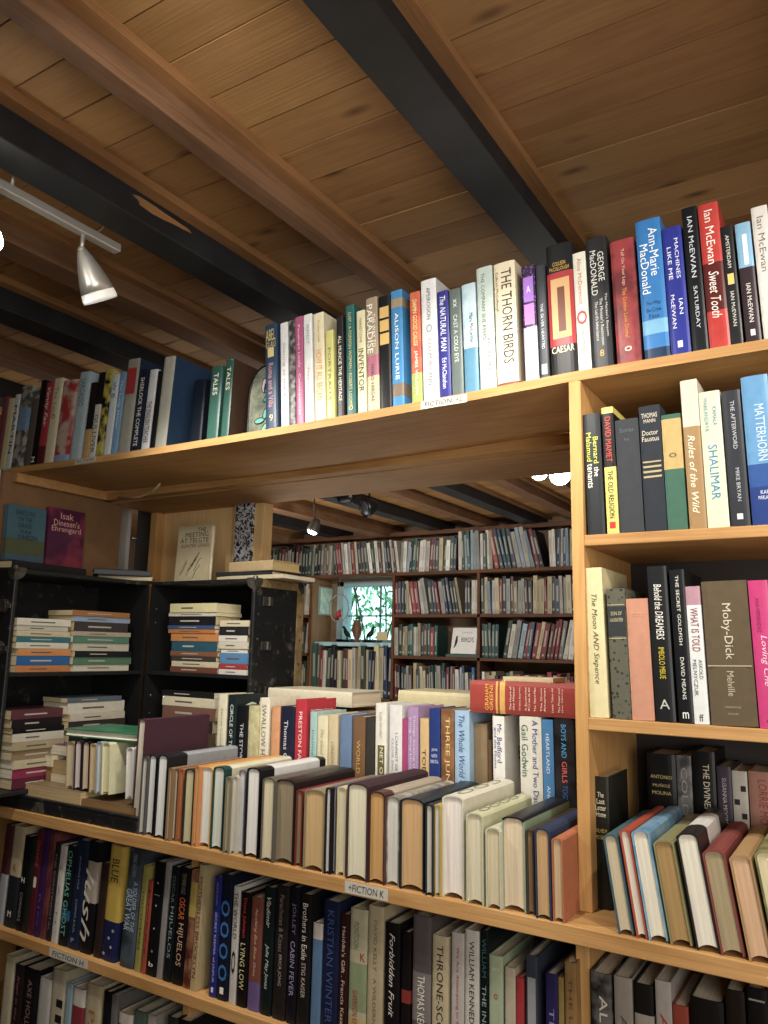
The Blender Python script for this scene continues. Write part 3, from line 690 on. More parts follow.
B4F = [
 (602, 617.5, 836, 'teal book with rough beige pages', '#3f5f6a', dict(pages='#cbbd9e', cloth=True)),
 (618.5, 629.5, 831, 'orange-red book', '#b5482c', dict(pages='#e2d8c4')),
 (630, 649, 832, 'bright blue glossy book', '#5c93b8', dict(pages='#e6dfca', pat=('noise', '#9cc3d8', 20, .5), gloss=.25)),
 (652, 673.5, 842, 'olive green book, browned pages', '#8d8a56', dict(pages='#a88a5c')),
 (675, 698, 835, 'black and white jacketed book', '#2a2624', dict(pages='#e8e2d0', bands=[(.3, .75, '#e0dcd4')])),
 (701, 724.5, 852, 'brick red old book', '#8a4038', dict(pages='#a89878', cloth=True)),
 (728, 751, 857, 'tan book with pinkish pages', '#b08a52', dict(pages='#d2ae8c', cloth=True)),
 (753, 775, 853, 'green-edged book with cream pages', '#5f6c3c', dict(pages='#dcd0a8', pat=('noise', '#b8a45a', 25, .6))),
]
spineup_row(B4F, Z4, -.070, SU, 'spine-up books in the lower right bay', lean=-8.5, hgt=.235)
LS = 'laid spine-up on the long shelf'
S4F = [
 (142, 148, 757, 'silver-black slim book, leftmost', '#4b4c50', dict(pages='#c4bfb2')),
 (148.8, 157, 755, 'slim black book with white pages', '#23262a', dict(pages='#dcdcd6')),
 (158, 168, 755, 'glossy black and silver jacketed book', '#1e2024', dict(pages='#e2e2dc', bands=[(.25, .95, '#9a9ea2')], H=.235)),
 (168.5, 172.5, 768, 'thin tan book', '#8b6f4c', dict(pages='#c2ac86')),
 (173, 178.5, 769, 'thin brown book with cream pages', '#5a4030', dict(pages='#d8cbb2')),
 (179, 184, 769, 'rust orange slim book', '#b06432', dict(pages='#b87c4c')),
 (185, 194.7, 769, 'dark green jacketed book, cream pages', '#22302c', dict(pages='#c6bc94')),
 (195.2, 199.7, 766, 'orange thin cover', '#c98038', dict(pages='#d6b27c')),
 (200.5, 213, 767, 'deep green and gold book', '#d8a23c', dict(pages='#dcded4', H=.24)),
 (213.5, 225, 767, 'dark green book with greenish pages', '#1e4640', dict(pages='#d2d6c8', bands=[(.1, 1, '#d4cfae')])),
 (225.6, 231.5, 777, 'olive slim book', '#80795c', dict(pages='#a39a80')),
 (232, 238, 776, 'cream thin book', '#b9b4a2', dict(pages='#d6d0c2')),
 (239, 246, 770, 'grey glossy book with curled jacket', '#77777a', dict(pages='#cfcfcf')),
 (247, 260.5, 768, 'black jacket with white pages', '#16171a', dict(pages='#e4e2da', bands=[(.2, .9, '#d6d6d2')])),
 (262.5, 275, 778, 'brown-grey book with cream pages', '#5f594e', dict(pages='#d2c8a8')),
 (276, 295, 780, 'thick black-brown old book', '#241b1a', dict(pages='#8d8068', H=.21)),
 (296, 303, 790, 'red and tan thin book', '#7c2a2a', dict(pages='#8a7654')),
 (304.5, 325, 790, 'thick grey-tan book', '#8a7c60', dict(pages='#c4a678')),
 (325.6, 331.5, 788, 'thin black and white book', '#1f1d22', dict(pages='#dcd8d2')),
 (332, 336.7, 787, 'slender lilac-grey book', '#5a5468', dict(pages='#d8d2c4')),
 (337.3, 346.3, 787, 'pale yellow and pink book', '#cfc48c', dict(pages='#d9cfb4')),
 (347.2, 368, 784, 'plum-brown book with bright cream pages', '#40292e', dict(pages='#ddd7bc', H=.23, cloth=True)),
 (368.8, 385, 792, 'maroon book with tan pages', '#4e2a24', dict(pages='#c49a64', bands=[(.15, 1, '#a89c84')])),
 (386, 399.5, 797, 'silver-edged book with white pages', '#b3b09a', dict(pages='#dcdad0', pat=('noise', '#4a4048', 30, .7))),
 (400, 424, 799, 'thick dark green-black book', '#1b2a2e', dict(pages='#cba678', H=.235)),
 (425, 433, 804.6, 'narrow charcoal book with pale pages', '#2b2e30', dict(pages='#cfcabc')),
 (433.7, 441, 804.6, 'yellow-topped jacketed book', '#c9a83a', dict(pages='#cdcfc8')),
 (442, 463.5, 796, 'large cream jacketed book, crisp white pages', '#d8d4bc', dict(pages='#e8e0d6', H=.225, t=[('COO', '#8a8672', .1, .9, .5, 0, 'd', .1)])),
 (465.7, 483, 813.4, 'pale green-cream jacketed book with looped lettering', '#c6c79c', dict(pages='#d8cfb4', t=[('OOOO', '#77785a', .1, .85, .5, 0, 'd', .1)])),
 (485, 500.5, 828, 'low cream book', '#c9c6a8', dict(pages='#d2c6a4')),
 (501.3, 524.5, 817.4, 'black-topped book with mint green board', '#1d1f24', dict(pages='#dccaac', board='#8fa884')),
 (525.5, 533.5, 830, 'narrow dark brown book', '#4c3c30', dict(pages='#8f7454')),
 (534, 549.5, 829, 'navy book with tan pages', '#2e3a58', dict(pages='#c6a276', cloth=True)),
 (551, 562.5, 838.5, 'orange cloth book against the upright', '#b9683a', dict(pages='#c9b18c', cloth=True)),
]
for i, e in enumerate(S4F): S4F[i] = e[:5] + ({**{'dy': .006 * math.sin(i * 1.7)}, **(e[5] if len(e) > 5 else {})},)
spineup_row(S4F, Z4, -.070, LS, 'spine-up books on the long shelf', lean=-.6, hgt=.222)
BK = 'upright behind the spine-up row'
S4B = [
 (216, 225, 694, 'cream book, leftmost', '#dcd6b4', dict(y=.16, d=.10, t=[('Secret Country', '#8a845e', .4, .85, .3)])),
 (226, 235, 695, 'dark green-black CIRCLE book', '#1c2a2c', dict(y=.16, d=.115, t=[('CIRCLE OF TREES', '#d6dcd2', .35, .9, .35), ('CI', '#cfd4cc', .72, .92, .6, .5, 'side')])),
 (236, 245.8, 706, 'black book beside the CIRCLE one', '#17181c', dict(y=.16, d=.11, t=[('THE STORMS', '#c9ccd0', .3, .8, .35)])),
 (246.5, 257.5, 706, 'mottled olive book', '#b9b27a', dict(y=.165, d=.12, pat=('noise', '#ddd6a8', 40, .5))),
 (258, 268, 698, 'cream SWALLOW HARD book', '#e2dcc2', dict(t=[('SWALLOW HARD', '#6d6a62', .25, .93, .45)])),
 (270, 278.6, 707, 'peach orange book', '#d6925e', dict(pat=('noise', '#e0a878', 30, .4))),
 (279, 293.3, 706.7, 'navy book beside the peach one', '#20253c', dict(t=[('Thomas Gelpi', '#d2d4dc', .3, .85, .35, -.1)])),
 (294, 305.5, 699.8, 'bright red PRESTON FALLS book', '#c22234', dict(t=[('PRESTON FALLS', '#f0dcdc', .3, .88, .3), ('PRESTON FALLS', '#f0e6e4', .84, .9, .72, .5, 'side')])),
 (309, 316, 712, 'pale aqua thin book', '#9cc4c0', dict(t=[('Intimations', '#4c7470', .3, .8, .3)])),
 (316.3, 327, 716, 'ivory book with faint script', '#ddd5ae', dict(t=[('The Island of Dreams', '#a3935a', .25, .85, .3, 0, 'd', .3)])),
 (327.4, 337, 714.6, 'sand-coloured book', '#d0be92', dict(t=[('LONDON', '#8a7a50', .45, .7, .3)])),
 (339, 350.8, 715, 'dusty blue cloth book', '#6580a4', dict(cloth=True)),
 (352, 364.5, 717, 'worn brown leather-look book', '#7c5836', dict(cloth=True, t=[('WORLD', '#c2a060', .4, .75, .3)])),
 (365, 374, 718, 'charcoal book beside NET OF JEWELS', '#38352f', dict(cloth=True)),
 (374.8, 386, 703.5, 'white NET OF JEWELS book', '#e2e0d2', dict(t=[('x', '#5f5a34', .02, .62, .62, .05, 'box'), ('NET OF JEWELS', '#e6e2c8', .04, .6, .4, .05)] + [('ELLEN GILCHRIST', '#9a988c', .68, .92, .22)])),
 (388.7, 401.7, 705.5, 'white book with small grey capitals', '#dcdcd8', dict(t=[('I CANNOT GET YOU', '#6d6c72', .25, .75, .2, .1), ('CLOSE ENOUGH', '#8c8b90', .25, .7, .15, -.2)])),
 (402, 406.8, 719, 'pink sliver of a book', '#b33a78', dict()),
 (407, 418, 707, 'lavender book', '#ab88b4', dict(t=[('Things Seeing the', '#e0d2e4', .4, .93, .2, .15), ('Long Way Home', '#e0d2e4', .4, .9, .2, -.2)])),
 (419.6, 428.6, 718.7, 'tan book with dark lettering', '#d2b074', dict(t=[('TODAY', '#4c3a24', .3, .7, .4)])),
 (429, 440, 709, 'deep blue book', '#243c80', dict(t=[('JOHN', '#cfd6e8', .62, .65, .5, 0, 'h'), ('BARTH', '#cfd6e8', .57, .6, .5, 0, 'h'), ('SABBATICAL', '#cfd6e8', .52, .55, .75, 0, 'h')])),
 (440.7, 454, 709.6, 'brown THREE JUNES book', '#7b4f2c', dict(pat=('noise', '#a87844', 30, .5), t=[('THREE JUNES', '#e0c68a', .25, .93, .4)])),
 (454.5, 469.5, 711, 'light blue book with dark blue script', '#9cc0de', dict(t=[('The Whole World Over', '#2c4c7c', .25, .96, .4, 0, 'd', .25)])),
 (474, 487.7, 724, 'short brown faded book', '#8a7350', dict(cloth=True, dy=.02)),
 (488.3, 492, 740, 'very thin low brown book', '#6f5236', dict(dy=.02)),
 (493, 505, 716.5, 'white book showing its broad white side', '#e4e2da', dict(t=[('Mr. Bedford', '#2c4a86', .6, .93, .4, .1), ('and the Muses', '#4c5c84', .55, .9, .2, -.25), ('Be', '#26345c', .6, .72, .3, .75, 'side')])),
 (520, 542.3, 717, 'white Mother and Two Daughters book', '#e6e2d2', dict(t=[('A Mother and Two Daughters', '#24468c', .1, .97, .32, .18), ('Gail Godwin', '#3c6a5a', .5, .93, .3, -.25)])),
 (543, 554.3, 720, 'sky blue book next to the black one', '#4086c0', dict(t=[('HEARTLAND', '#dde8f2', .55, .88, .3), ('ANITA CLAY', '#dde8f2', .1, .45, .3)])),
 (555, 575, 719, 'black GIRLS TOGETHER book, rightmost', '#1c1a1c', dict(pat=('noise', '#3c383c', 25, .5), t=[('BOYS AND', '#58a4d8', .68, .95, .26, .0), ('GIRLS', '#e06a6a', .48, .65, .26, 0), ('TOGETHER', '#3c70b0', .22, .46, .26, 0), ('WEST', '#d8c83c', .05, .18, .26, .1)])),
]
spine_row(S4B, Z4 + .0585, .172, BK, 'upright books behind the spine-up row', lean=-.8, depth=.12)
# NET OF JEWELS lettering on its olive block
YK = 'on the shaded shelf under the long shelf'
S5 = [
 (0, 7, 824, 'maroon and grey book at the left edge', '#4a2226', dict(bands=[(0, .5, '#9a9c9e')])),
 (8, 19.3, 825, 'cream-topped black book', '#25272a', dict(bands=[(.5, 1, '#b3a27c')], t=[('M', Wt, .1, .16, .3, 0, 'h'), ('AL', Bk, .55, .62, .3, 0, 'h')])),
 (19.7, 26, 835, 'black book with a white H', '#131416', dict(t=[('H', Wt, .5, .56, .5, 0, 'h'), ('CORNERS', '#8a8c8c', .1, .4, .4)])),
 (26.5, 31, 838, 'thin dark olive book', '#20241e'),
 (31.5, 38, 830, 'maroon book with reddish capitals', '#561a26', dict(t=[('DIANNE', '#a2564a', .65, .9, .5), ('x', '#d2cabc', .45, .55, .4, 0, 'box')])),
 (38.5, 44, 830, 'deep purple thin book', '#3a1c50', dict(t=[('RIO', '#6a3c90', .1, .4, .4)])),
 (44.5, 50, 833, 'wine red book', '#5c2330', dict(pat=('noise', '#88483c', 25, .5))),
 (50.5, 55, 842, 'dark slim book, tiny print', '#282226', dict(t=[('THE CONTINENTAL', '#8a7c7c', .1, .9, .4)])),
 (55.5, 61.5, 844.5, 'white slim book', '#c6c3b8', dict(t=[('S . A . M', '#6b6b68', .2, .8, .2)])),
 (62.5, 70.5, 845, 'black book with big teal capitals', '#141c1c', dict(t=[('OPHELIAS GHOST', '#6fb0a0', .1, .95, .55)], bands=[(.25, .35, '#1c5c80')])),
 (71.3, 83, 839.5, 'navy book with small print', '#1c2640', dict(t=[('Jonathan Hull', '#8c97ac', .55, .85, .16), ('LOSING JULIA', '#8c97ac', .15, .45, .2), ('P', '#97a0b0', .06, .1, .25, 0, 'h')])),
 (84, 95, 841, 'black book with tall white script', '#17161a', dict(t=[('lush', '#c6c2b4', .1, .75, .85, -.1, 'd', .4)], bands=[(.45, .82, '#a89a88')])),
 (97, 104, 862, 'short dark brown book', '#33241f'),
 (105, 119.5, 845, 'yellow book with starry navy foot', '#c4a224', dict(bands=[(0, .34, '#1d2450')], t=[('BLUE', '#3c340c', .68, .88, .5)] + [('*', Wt, .04 + .07 * k, .07 + .07 * k, .16, (-.25, .2, 0, .25)[k], 'h') for k in range(4)])),
 (124, 138, 848, 'slate SOLDIER OF THE GREAT WAR book', '#303840', dict(pat=('noise', '#5a6a78', 16, .5), t=[('A SOLDIER OF THE', '#aebcc8', .3, .72, .3, .2), ('GREAT WAR', '#aebcc8', .3, .65, .4, -.2), ('MARK HELPRIN', '#7f8b96', .76, .95, .3)])),
 (138.4, 144, 865, 'olive yellow slim book', '#97903c', dict(t=[('DISCOVERIES', '#3a3814', .2, .75, .4)])),
 (144.6, 149, 880, 'short coral red book', '#a8452e', dict(t=[('RIVERS', '#5c2016', .2, .9, .3)])),
 (149.6, 160.5, 861, 'black book with white side and small motifs', '#131316', dict(t=[('*', Wt, .8, .82, .15, 0, 'h'), ('x', '#8a8a86', .7, .705, .5, 0, 'box'), ('*', Wt, .6, .62, .15, 0, 'h'), ('*', Wt, .4, .42, .15, 0, 'h'), ('*', Wt, .2, .22, .15, 0, 'h'), ('b', Wt, .08, .12, .4, 0, 'h')])),
 (161, 166, 861, 'plain pale grey slim book', '#8c8886'),
 (167, 174.5, 866, 'black book with tall grey-green capitals', '#151a1c', dict(t=[('HIJUELOS', '#7f9698', .2, .65, .55), ('OSCAR', '#5f7476', .68, .92, .4)])),
 (175.2, 186, 867, 'black book with tall copper capitals', '#131314', dict(t=[('HIJUELOS', '#c8a184', .16, .52, .6), ('OSCAR', '#c8643c', .55, .74, .55), ('THE MAMBO KINGS', '#7c7466', .77, .95, .4)])),
 (186.8, 193.5, 870, 'yellow and dark red illustrated book', '#5a231c', dict(bands=[(.6, .9, '#b39a38')], pat=('noise', '#c08a5a', 18, .6))),
 (194.3, 200.8, 864, 'cream Motherless book by the partition', '#b4a06e', dict(t=[('MOTHERLESS BROOKLYN', '#7a2c24', .1, .9, .55)])),
 (211.5, 218.3, 876, 'deep blue SECRET KEEPER book', '#232a7c', dict(t=[('SECRET KEEPER of JAIPUR', '#b4b8d6', .12, .7, .4), ('ALKA JOSHI', '#8088bc', .76, .95, .35), ('x', '#d6d6e6', .04, .08, .3, 0, 'box')])),
 (219, 229.5, 874, 'dark book with blue diamonds', '#161c2e', dict(t=[('o', '#3a6aa4', .15 + .17 * k, .28 + .17 * k, .85) for k in range(4)] + [('x', Wt, .05, .1, .35, 0, 'box')])),
 (231, 237.5, 886, 'white slim book with black lettering', '#c4c0b8', dict(t=[('THE WORLD', Bk, .55, .95, .6), ('o', Bk, .25, .45, .6)])),
 (238.2, 247.7, 892, 'black LYING LOW book', '#151213', dict(t=[('Diane Johnson', '#c03434', .6, .95, .45), ('LYING LOW', '#d2c694', .15, .55, .5)])),
 (249, 260.5, 897, 'brown-red book with purple foot', '#7a4434', dict(bands=[(0, .25, '#6a548a')], t=[('Nothing But Blue Skies', '#d0a890', .3, .9, .3, 0, 'd', .3)])),
 (262, 272.3, 887, 'dark green book with white script', '#12201e', dict(t=[('Vladimir', '#c4cac0', .68, .92, .4, 0, 'd', .3), ('Julia May Jonas', '#c4cac0', .2, .55, .4, 0, 'd', .3)])),
 (274, 286.5, 885.5, 'brown-black book with grey lettering', '#251f1e', dict(t=[('Parachutes & Kisses', '#7a706a', .5, .93, .35), ('ERICA JONG', '#a49a92', .25, .48, .3)])),
 (288, 297, 887, 'black book, purple CABIN FEVER title', '#17141e', dict(t=[('JOLLEY', '#77708e', .65, .88, .5), ('CABIN FEVER', '#9088a8', .2, .6, .5)])),
 (298, 309.7, 894, 'dark Brothers in Exile book', '#1c1a1a', dict(t=[('Brothers in Exile', '#cfc8b8', .5, .93, .45), ('STIG KAISER', '#b9a8a0', .22, .48, .35)])),
 (311.3, 320.7, 923, 'low blue and white book', '#54789c', dict(bands=[(.85, 1, '#c9c3b2')])),
 (321.5, 338, 901, 'wide navy WINTER book', '#1a2140', dict(t=[('KRISTIAN WINTER', '#3c4c7c', .1, .93, .4)])),
 (338.6, 347.5, 914, 'dark maroon Winters book', '#33171a', dict(t=[("Heiddis's Gift . Francis Kazan", '#c4b49c', .1, .9, .4)])),
 (348.6, 366, 909, 'cream book with painted landscape', '#b3ac88', dict(bands=[(.25, .6, '#86946a'), (.0, .2, '#b8a868')], t=[('PONTOON', '#5c6a58', .7, .9, .3, -.1), ('GARRISON KEILLOR', '#9a3028', .05, .4, .3, -.1), ('K', '#a83028', .62, .68, .3, .3, 'h')])),
 (367, 382.5, 906, 'plain cream book with spaced lettering', '#b3a27c', dict(t=[('DAVID KELLY', '#6f6346', .55, .9, .22), ('A WILDERNESS', '#6f6346', .1, .5, .22)])),
 (384, 399, 923, 'black book with white handwriting', '#161415', dict(t=[('Forbidden Fruit', '#cdc6bc', .3, .92, .35, 0, 'd', .35)])),
 (401, 410, 932, 'black and red slim book', '#1a1214', dict(bands=[(.45, .55, '#8c2a24')])),
 (412, 430.3, 916, 'grey-brown book with white capitals', '#5a5150', dict(bands=[(.3, .62, '#7d7470')], t=[('THOMAS KENEALLY', '#ded8ce', .1, .6, .4)])),
 (431.6, 448, 936, 'cream THRONE book', '#bfae86', dict(t=[('THRONE-SCONCE', '#27221c', .1, .93, .4)])),
 (451, 463.8, 933, 'pale book with red lettering', '#b9b1a8', dict(t=[('We Are Attempting to Survive', '#a4424a', .25, .9, .28), ('A.L.', '#4a4444', .1, .22, .4)])),
 (464.7, 479, 930.6, 'white book with bold black capitals', '#c8c2b6', dict(t=[('WILLIAM KENNEDY', '#1f1b1a', .35, .93, .35), ('ROSCOE', '#9c2a26', .02, .33, .5)])),
 (480, 488.5, 931, 'black book with teal capitals', '#12191b', dict(t=[('WILLIAM', '#39666a', .7, .95, .5), ('THE INK TRUCK', '#8aa09c', .1, .65, .5)])),
 (489, 503, 956, 'pale green book with red flower', '#a2b08c', dict(t=[('JACK', '#d8d8c0', .88, .91, .6, 0, 'h'), ('The Man', '#5a6a50', .1, .5, .4, 0, 'd', .3), ('o', '#a83c4c', .68, .72, .3)])),
 (505, 515.7, 968, 'narrow off-white book', '#b9ad92'),
 (516, 524, 978, 'bright red slim book', '#a82a2c'),
 (526, 538, 956, 'grey-blue book with pale panel', '#363c4a', dict(t=[('x', '#8b8d90', .2, .85, .7, 0, 'box')])),
 (546, 558.5, 974.5, 'purple-navy book', '#2a2454', dict(t=[('THE MAN', '#8078a8', .1, .75, .4)])),
 (559, 564.5, 978, 'thin gold book', '#8c7434'),
 (565.5, 577.4, 963, 'mustard book against the upright', '#8d6a34', dict(t=[('THE LAST KING', '#5a401c', .1, .9, .3)])),
]
spine_row(S5[:23], Z5, -.042, YK, 'books on the shaded shelf', lean=2.0, depth=.145)
spine_row(S5[23:], Z5, -.042, YK, 'books on the shaded shelf', lean=.0, depth=.145)
S5R = [
 (592, 613, 974, 'black and white marbled book', '#23211f', dict(pat=('noise', '#8c8780', 26, .5), t=[('ALICE', '#cfc8bc', .45, .85, .4, .1)])),
 (615.5, 634, 978, 'pale grey book with dark capitals', '#978c80', dict(t=[('ALICE', '#4c443c', .4, .75, .35)])),
 (636, 655.5, 985, 'black book with white crumpled shape', '#1b1816', dict(bands=[(.3, .8, '#a69c8c')])),
 (657.5, 674, 982, 'white book with red capitals', '#aca298', dict(t=[('ALICE', '#a4302a', .3, .8, .45)])),
 (675, 691, 1006.7, 'orange-red low book', '#9a3c22', dict(t=[('THE', '#d8ac84', .75, .82, .5, 0, 'h')])),
 (692.7, 727, 1001, 'thick black book', '#1a1511'),
 (729, 749, 992, 'dark brown book', '#211813'),
 (751, 772, 990, 'black book with thin light line', '#151211', dict(t=[('x', '#8a847c', .93, .94, .8, 0, 'box')])),
]
spine_row(S5R, Z5, -.03, 'on the lowest shelf in view, right bay', 'books on the low shelf of the right bay', depth=.15)
S6 = [
 (0, 9, 954, 'cream large book', '#b0a684'), (10, 18.6, 963, 'brown-black book with pink script', '#261a1c', dict(t=[('Kept in the Dark', '#8a5a60', .3, .9, .4, 0, 'd', .3)])),
 (19, 34, 967, 'black book with mauve lettering', '#18161a', dict(t=[('AXE HOLLERAN', '#8a6a70', .3, .9, .3)])), (34.5, 46.5, 977, 'white short book', '#b3afa6'),
 (47, 61, 968, 'cream book with black squares', '#b3a98c', dict(t=[('x', '#1a1918', .35 + .12 * k, .41 + .12 * k, .45, .2, 'box') for k in range(4)])),
 (61.8, 67.5, 982, 'light blue slim book', '#8ba6b0'), (68, 80, 987, 'white-topped red book', '#8c2c34', dict(bands=[(.85, 1, '#c9c4b8')])),
 (81, 97, 983, 'cream and orange book', '#b8a882', dict(t=[('PARIS', '#a06a3c', .3, .8, .4)])), (99, 106, 990, 'black book with blue lettering', '#16181c'),
 (107, 113, 994, 'grey slim book', '#6c6a66'), (114, 128, 1012, 'red book with white top band', '#6e1c22', dict(bands=[(.9, 1, '#c4bcb0')])),
 (129.5, 142, 1010, 'green-grey book', '#4f6054'), (143, 151, 1014, 'pale low book', '#a09c92'),
 (163, 173, 1016, 'dark green low book', '#2c352c'), (174, 186, 1019, 'black low book', '#1a1a1a'),
]
spine_row(S6, Z6, -.042, 'on the bottom shelf at left', 'books on the bottom shelf', lean=0, depth=.16)

# ---------------- things at the left end of the long shelf
GL = 'loose books at the left of the long shelf'
def flats(name, x0px, x1px, ytpx, ybpx, yplane, c, desc, place, group, base=None, d=.14, **o):
    """flat book whose long side faces the viewer, seen between two pixel columns"""
    a = onY(x0px, (ytpx + ybpx) / 2, yplane); b = onY(x1px, (ytpx + ybpx) / 2, yplane)
    zt = onY((x0px + x1px) / 2, ytpx, yplane).z; zb = onY((x0px + x1px) / 2, ybpx, yplane).z if base is None else base
    return flat_book(name, zt - zb, b.x - a.x, d, c, ((a.x + b.x) / 2, yplane, zb), 0, desc, place, group, **o), zt
# red omnibus on the rear row
zr = onY(520, 716.5, .165).z + .0005
z_s4b = max(onY(557, 717.5, .172).z, zr)
b_, zt_ = flats('hardcover_book', 470, 576, 682.5, 716, .168, '#a53a30', 'thick red omnibus with gold bands', 'lying on the rear row by the upright', 'books lying on the rear row', base=z_s4b, d=.125,
                pages='#ddd2b8', bands=[(.255, .275, '#d8a83c'), (.295, .345, '#d8a83c')])
# lettering of the omnibus (spine lies along x)
L_ = 106 * .00172
for s_, fx, hh in (('GRAHAM', .185, .8), ('GREENE', .225, .8)):
    pass
def spine_words(bk, words, h, w):
    for s_, z0, z1, wf, xo, c_, mode in words:
        mt = flat(c_, .5)
        lettering(s_, bk, mt, (xo * w, -.0007, h * z0), (-1, 0, 0) if mode == 'x' else (0, 0, 1), (0, 0, 1) if mode == 'x' else (-1, 0, 0), (w * wf) if mode == 'x' else h * z1, h * z1 if mode == 'x' else w * wf)
dims = b_.children[0].dimensions
hB = max(v.co.z for v in b_.children[0].data.vertices); wB = max(v.co.x for v in b_.children[0].data.vertices) * 2
for s_, f_, hh in (('GRAHAM', .17, .035), ('GREENE', .215, .035), ('The Heart of', .40, .018), ('the Matter', .43, .018), ('Orient Express', .49, .018), ('A Burnt-Out', .545, .018), ('Case', .575, .018), ('The Third Man', .63, .018), ('The Quiet', .69, .018), ('American', .72, .018), ('Loser Takes All', .79, .018), ('The Power and', .85, .018), ('the Glory', .88, .018)):
    lettering(s_, b_, flat('#e0b050' if hh > .02 else '#ecdccb', .5), (0, -.0007, hB * f_), (1, 0, 0) if False else (-1, 0, 0), (0, 0, -1), wB * (.8 if hh > .02 else .72), hB * hh, bold=0)
o_, _ = flats('paperback_book', 503, 553, 677.5, 682.8, .19, '#cdb98a', 'small yellowed pamphlet', 'lying on the thick red omnibus', 'books lying on the rear row', base=zt_ + .0005, d=.07, hard=False, pages='#d8c690')
# flat books behind the rear row
flats('hardcover_book', 268, 352, 690, 698, .33, '#d6cdb0', 'cream flat book', 'lying behind the rear row, near the trunk', 'books lying behind the rear row', base=Z4 + .2655, d=.15, pages='#e6dcc0')
flats('hardcover_book', 398, 470, 692, 704, .33, '#c9bd8e', 'yellowed flat book with loose papers', 'lying behind the rear row, centre', 'books lying behind the rear row', base=Z4 + .2555, d=.15, pages='#ddd0a0')
mb = MB(); mb.box(-1.40, -.66, .315, .55, Z4, Z4 + .2545)
o = W(mb.build('storage_box', flat('#8a6f4c', .8), bevel=.003)); tag(o, 'plain brown box hidden behind the rear row of books', 'box')

# black tray and stack of loose paperbacks
mb = MB(); a = onY(0, 800, -.07); b = onY(138, 820, -.07)
mb.box(-2.02, b.x, -.07, .16, Z4 + .0004, Z4 + .026); mb.box(-2.02, b.x, -.07, -.058, Z4 + .0264, Z4 + .034)
o = W(mb.build('tray', M_trunk, bevel=.002)); tag(o, 'worn black wooden tray under the loose paperbacks', 'tray')
zb0 = Z4 + .0268
mk = []
def stackpb(x0, x1, yp, z0, z1, c, pg, desc, d=.11):
    a = onY(x0, 780, yp); b = onY(x1, 780, yp)
    bk = book('paperback_book', z1 - z0, b.x - a.x, d, c, hard=False, pages=pg)
    # fore-edge towards the viewer
    M = Matrix.Translation(Vector(((a.x + b.x) / 2, yp + d, z0 + Z0 + (z1 - z0) / 2))) @ Matrix.Rotation(math.pi, 4, 'Z') @ Matrix.Rotation(math.pi / 2, 4, 'Y') @ Matrix.Translation((0, 0, -(b.x - a.x) / 2))
    bk.matrix_world = M
    label_book(bk, desc, 'in the loose pile before the trunk', GL)
stackpb(16, 82, -.055, zb0, zb0 + .034, '#8a7250', '#b9a078', 'long brown-edged paperback at the bottom')
stackpb(83, 136, -.052, zb0, zb0 + .020, '#6f5336', '#8a6a44', 'dark tan paperback under the slanting books')
z1_ = zb0 + .0344
stackpb(25, 50, .0, z1_, z1_ + .034, '#8a6a44', '#9c7a50', 'small tan paperback low in the pile')
stackpb(50.5, 72, -.005, z1_, z1_ + .020, '#cbbf9e', '#dacfae', 'pale paperback low on the right')
stackpb(50.5, 74, .0, z1_ + .0204, z1_ + .052, '#9c8460', '#b39a70', 'thick beige paperback in the middle')
stackpb(20, 50, -.005, z1_ + .0344, z1_ + .063, '#a08c66', '#ded4b4', 'thick cream-paged paperback on the left')
stackpb(42, 78, .01, z1_ + .0634, z1_ + .088, '#5c3c6a', '#ddd2bc', 'purple-covered paperback topping the pile')
GS = 'spine-up books standing on the pile'
zg = zb0 + .0345
LG = [
 (66.5, 74, 742, 'beige slim book', '#a08e6c', dict(pages='#cfc0a0')), (74.5, 81.5, 741, 'black and pink slim book', '#33262c', dict(pages='#dccfca')),
 (82, 89.5, 742, 'black slim book with peach pages', '#1c1c1e', dict(pages='#d8c0a4')), (90, 96, 744, 'plain tan thin book', '#b39a70', dict(pages='#cbb68c')),
 (96.5, 101.5, 742, 'silvery blue thin book', '#8fa0ac', dict(pages='#d6d6ce')), (102, 110, 743, 'pale yellow book with broad cream side', '#d2cda0', dict(pages='#ded6a8', t=[])),
 (126, 133, 748, 'white slim book by the maroon one', '#cfcdc6', dict(pages='#d8d4ca')),
]
spineup_row(LG, zg, -.045, 'standing spine-up below the green book', GS, lean=-4.5, hgt=.20)
# tall maroon book standing fore-edge out
a = onY(134.5, 790, -.05); b = onY(142, 790, -.05)
bk = book('hardcover_book', b.x - a.x, .205, .235, '#4c2a36', cloth=True, pages='#cfc6b4', bulge=.001)
bk.matrix_world = Matrix.Translation(((a.x + b.x) / 2 - .006, -.048, Z4 + .036 + .205 + Z0)) @ Matrix.Rotation(-math.pi / 2, 4, 'X')
label_book(bk, 'tall maroon cloth book', 'standing right of the green book', GS)
# green book lying on the small spine-up books
zt_g = onY(100, 741.5, -.045).z + .004
a = onY(72, 738, -.05); b = onY(172, 738, -.05)
bk = book('hardcover_book', .018, .235, .15, '#1f6b48', pat=('noise', '#3c9468', 12, .5), pages='#e0dcc8')
bk.matrix_world = Matrix.Translation((a.x - .05, .10, zt_g + .009 + Z0)) @ Matrix.Rotation(math.radians(187), 4, 'Z') @ Matrix.Rotation(math.pi / 2, 4, 'Y') @ Matrix.Translation((0, 0, -.235))
label_book(bk, 'green book lying flat', 'on the slanting spine-up books', GS)

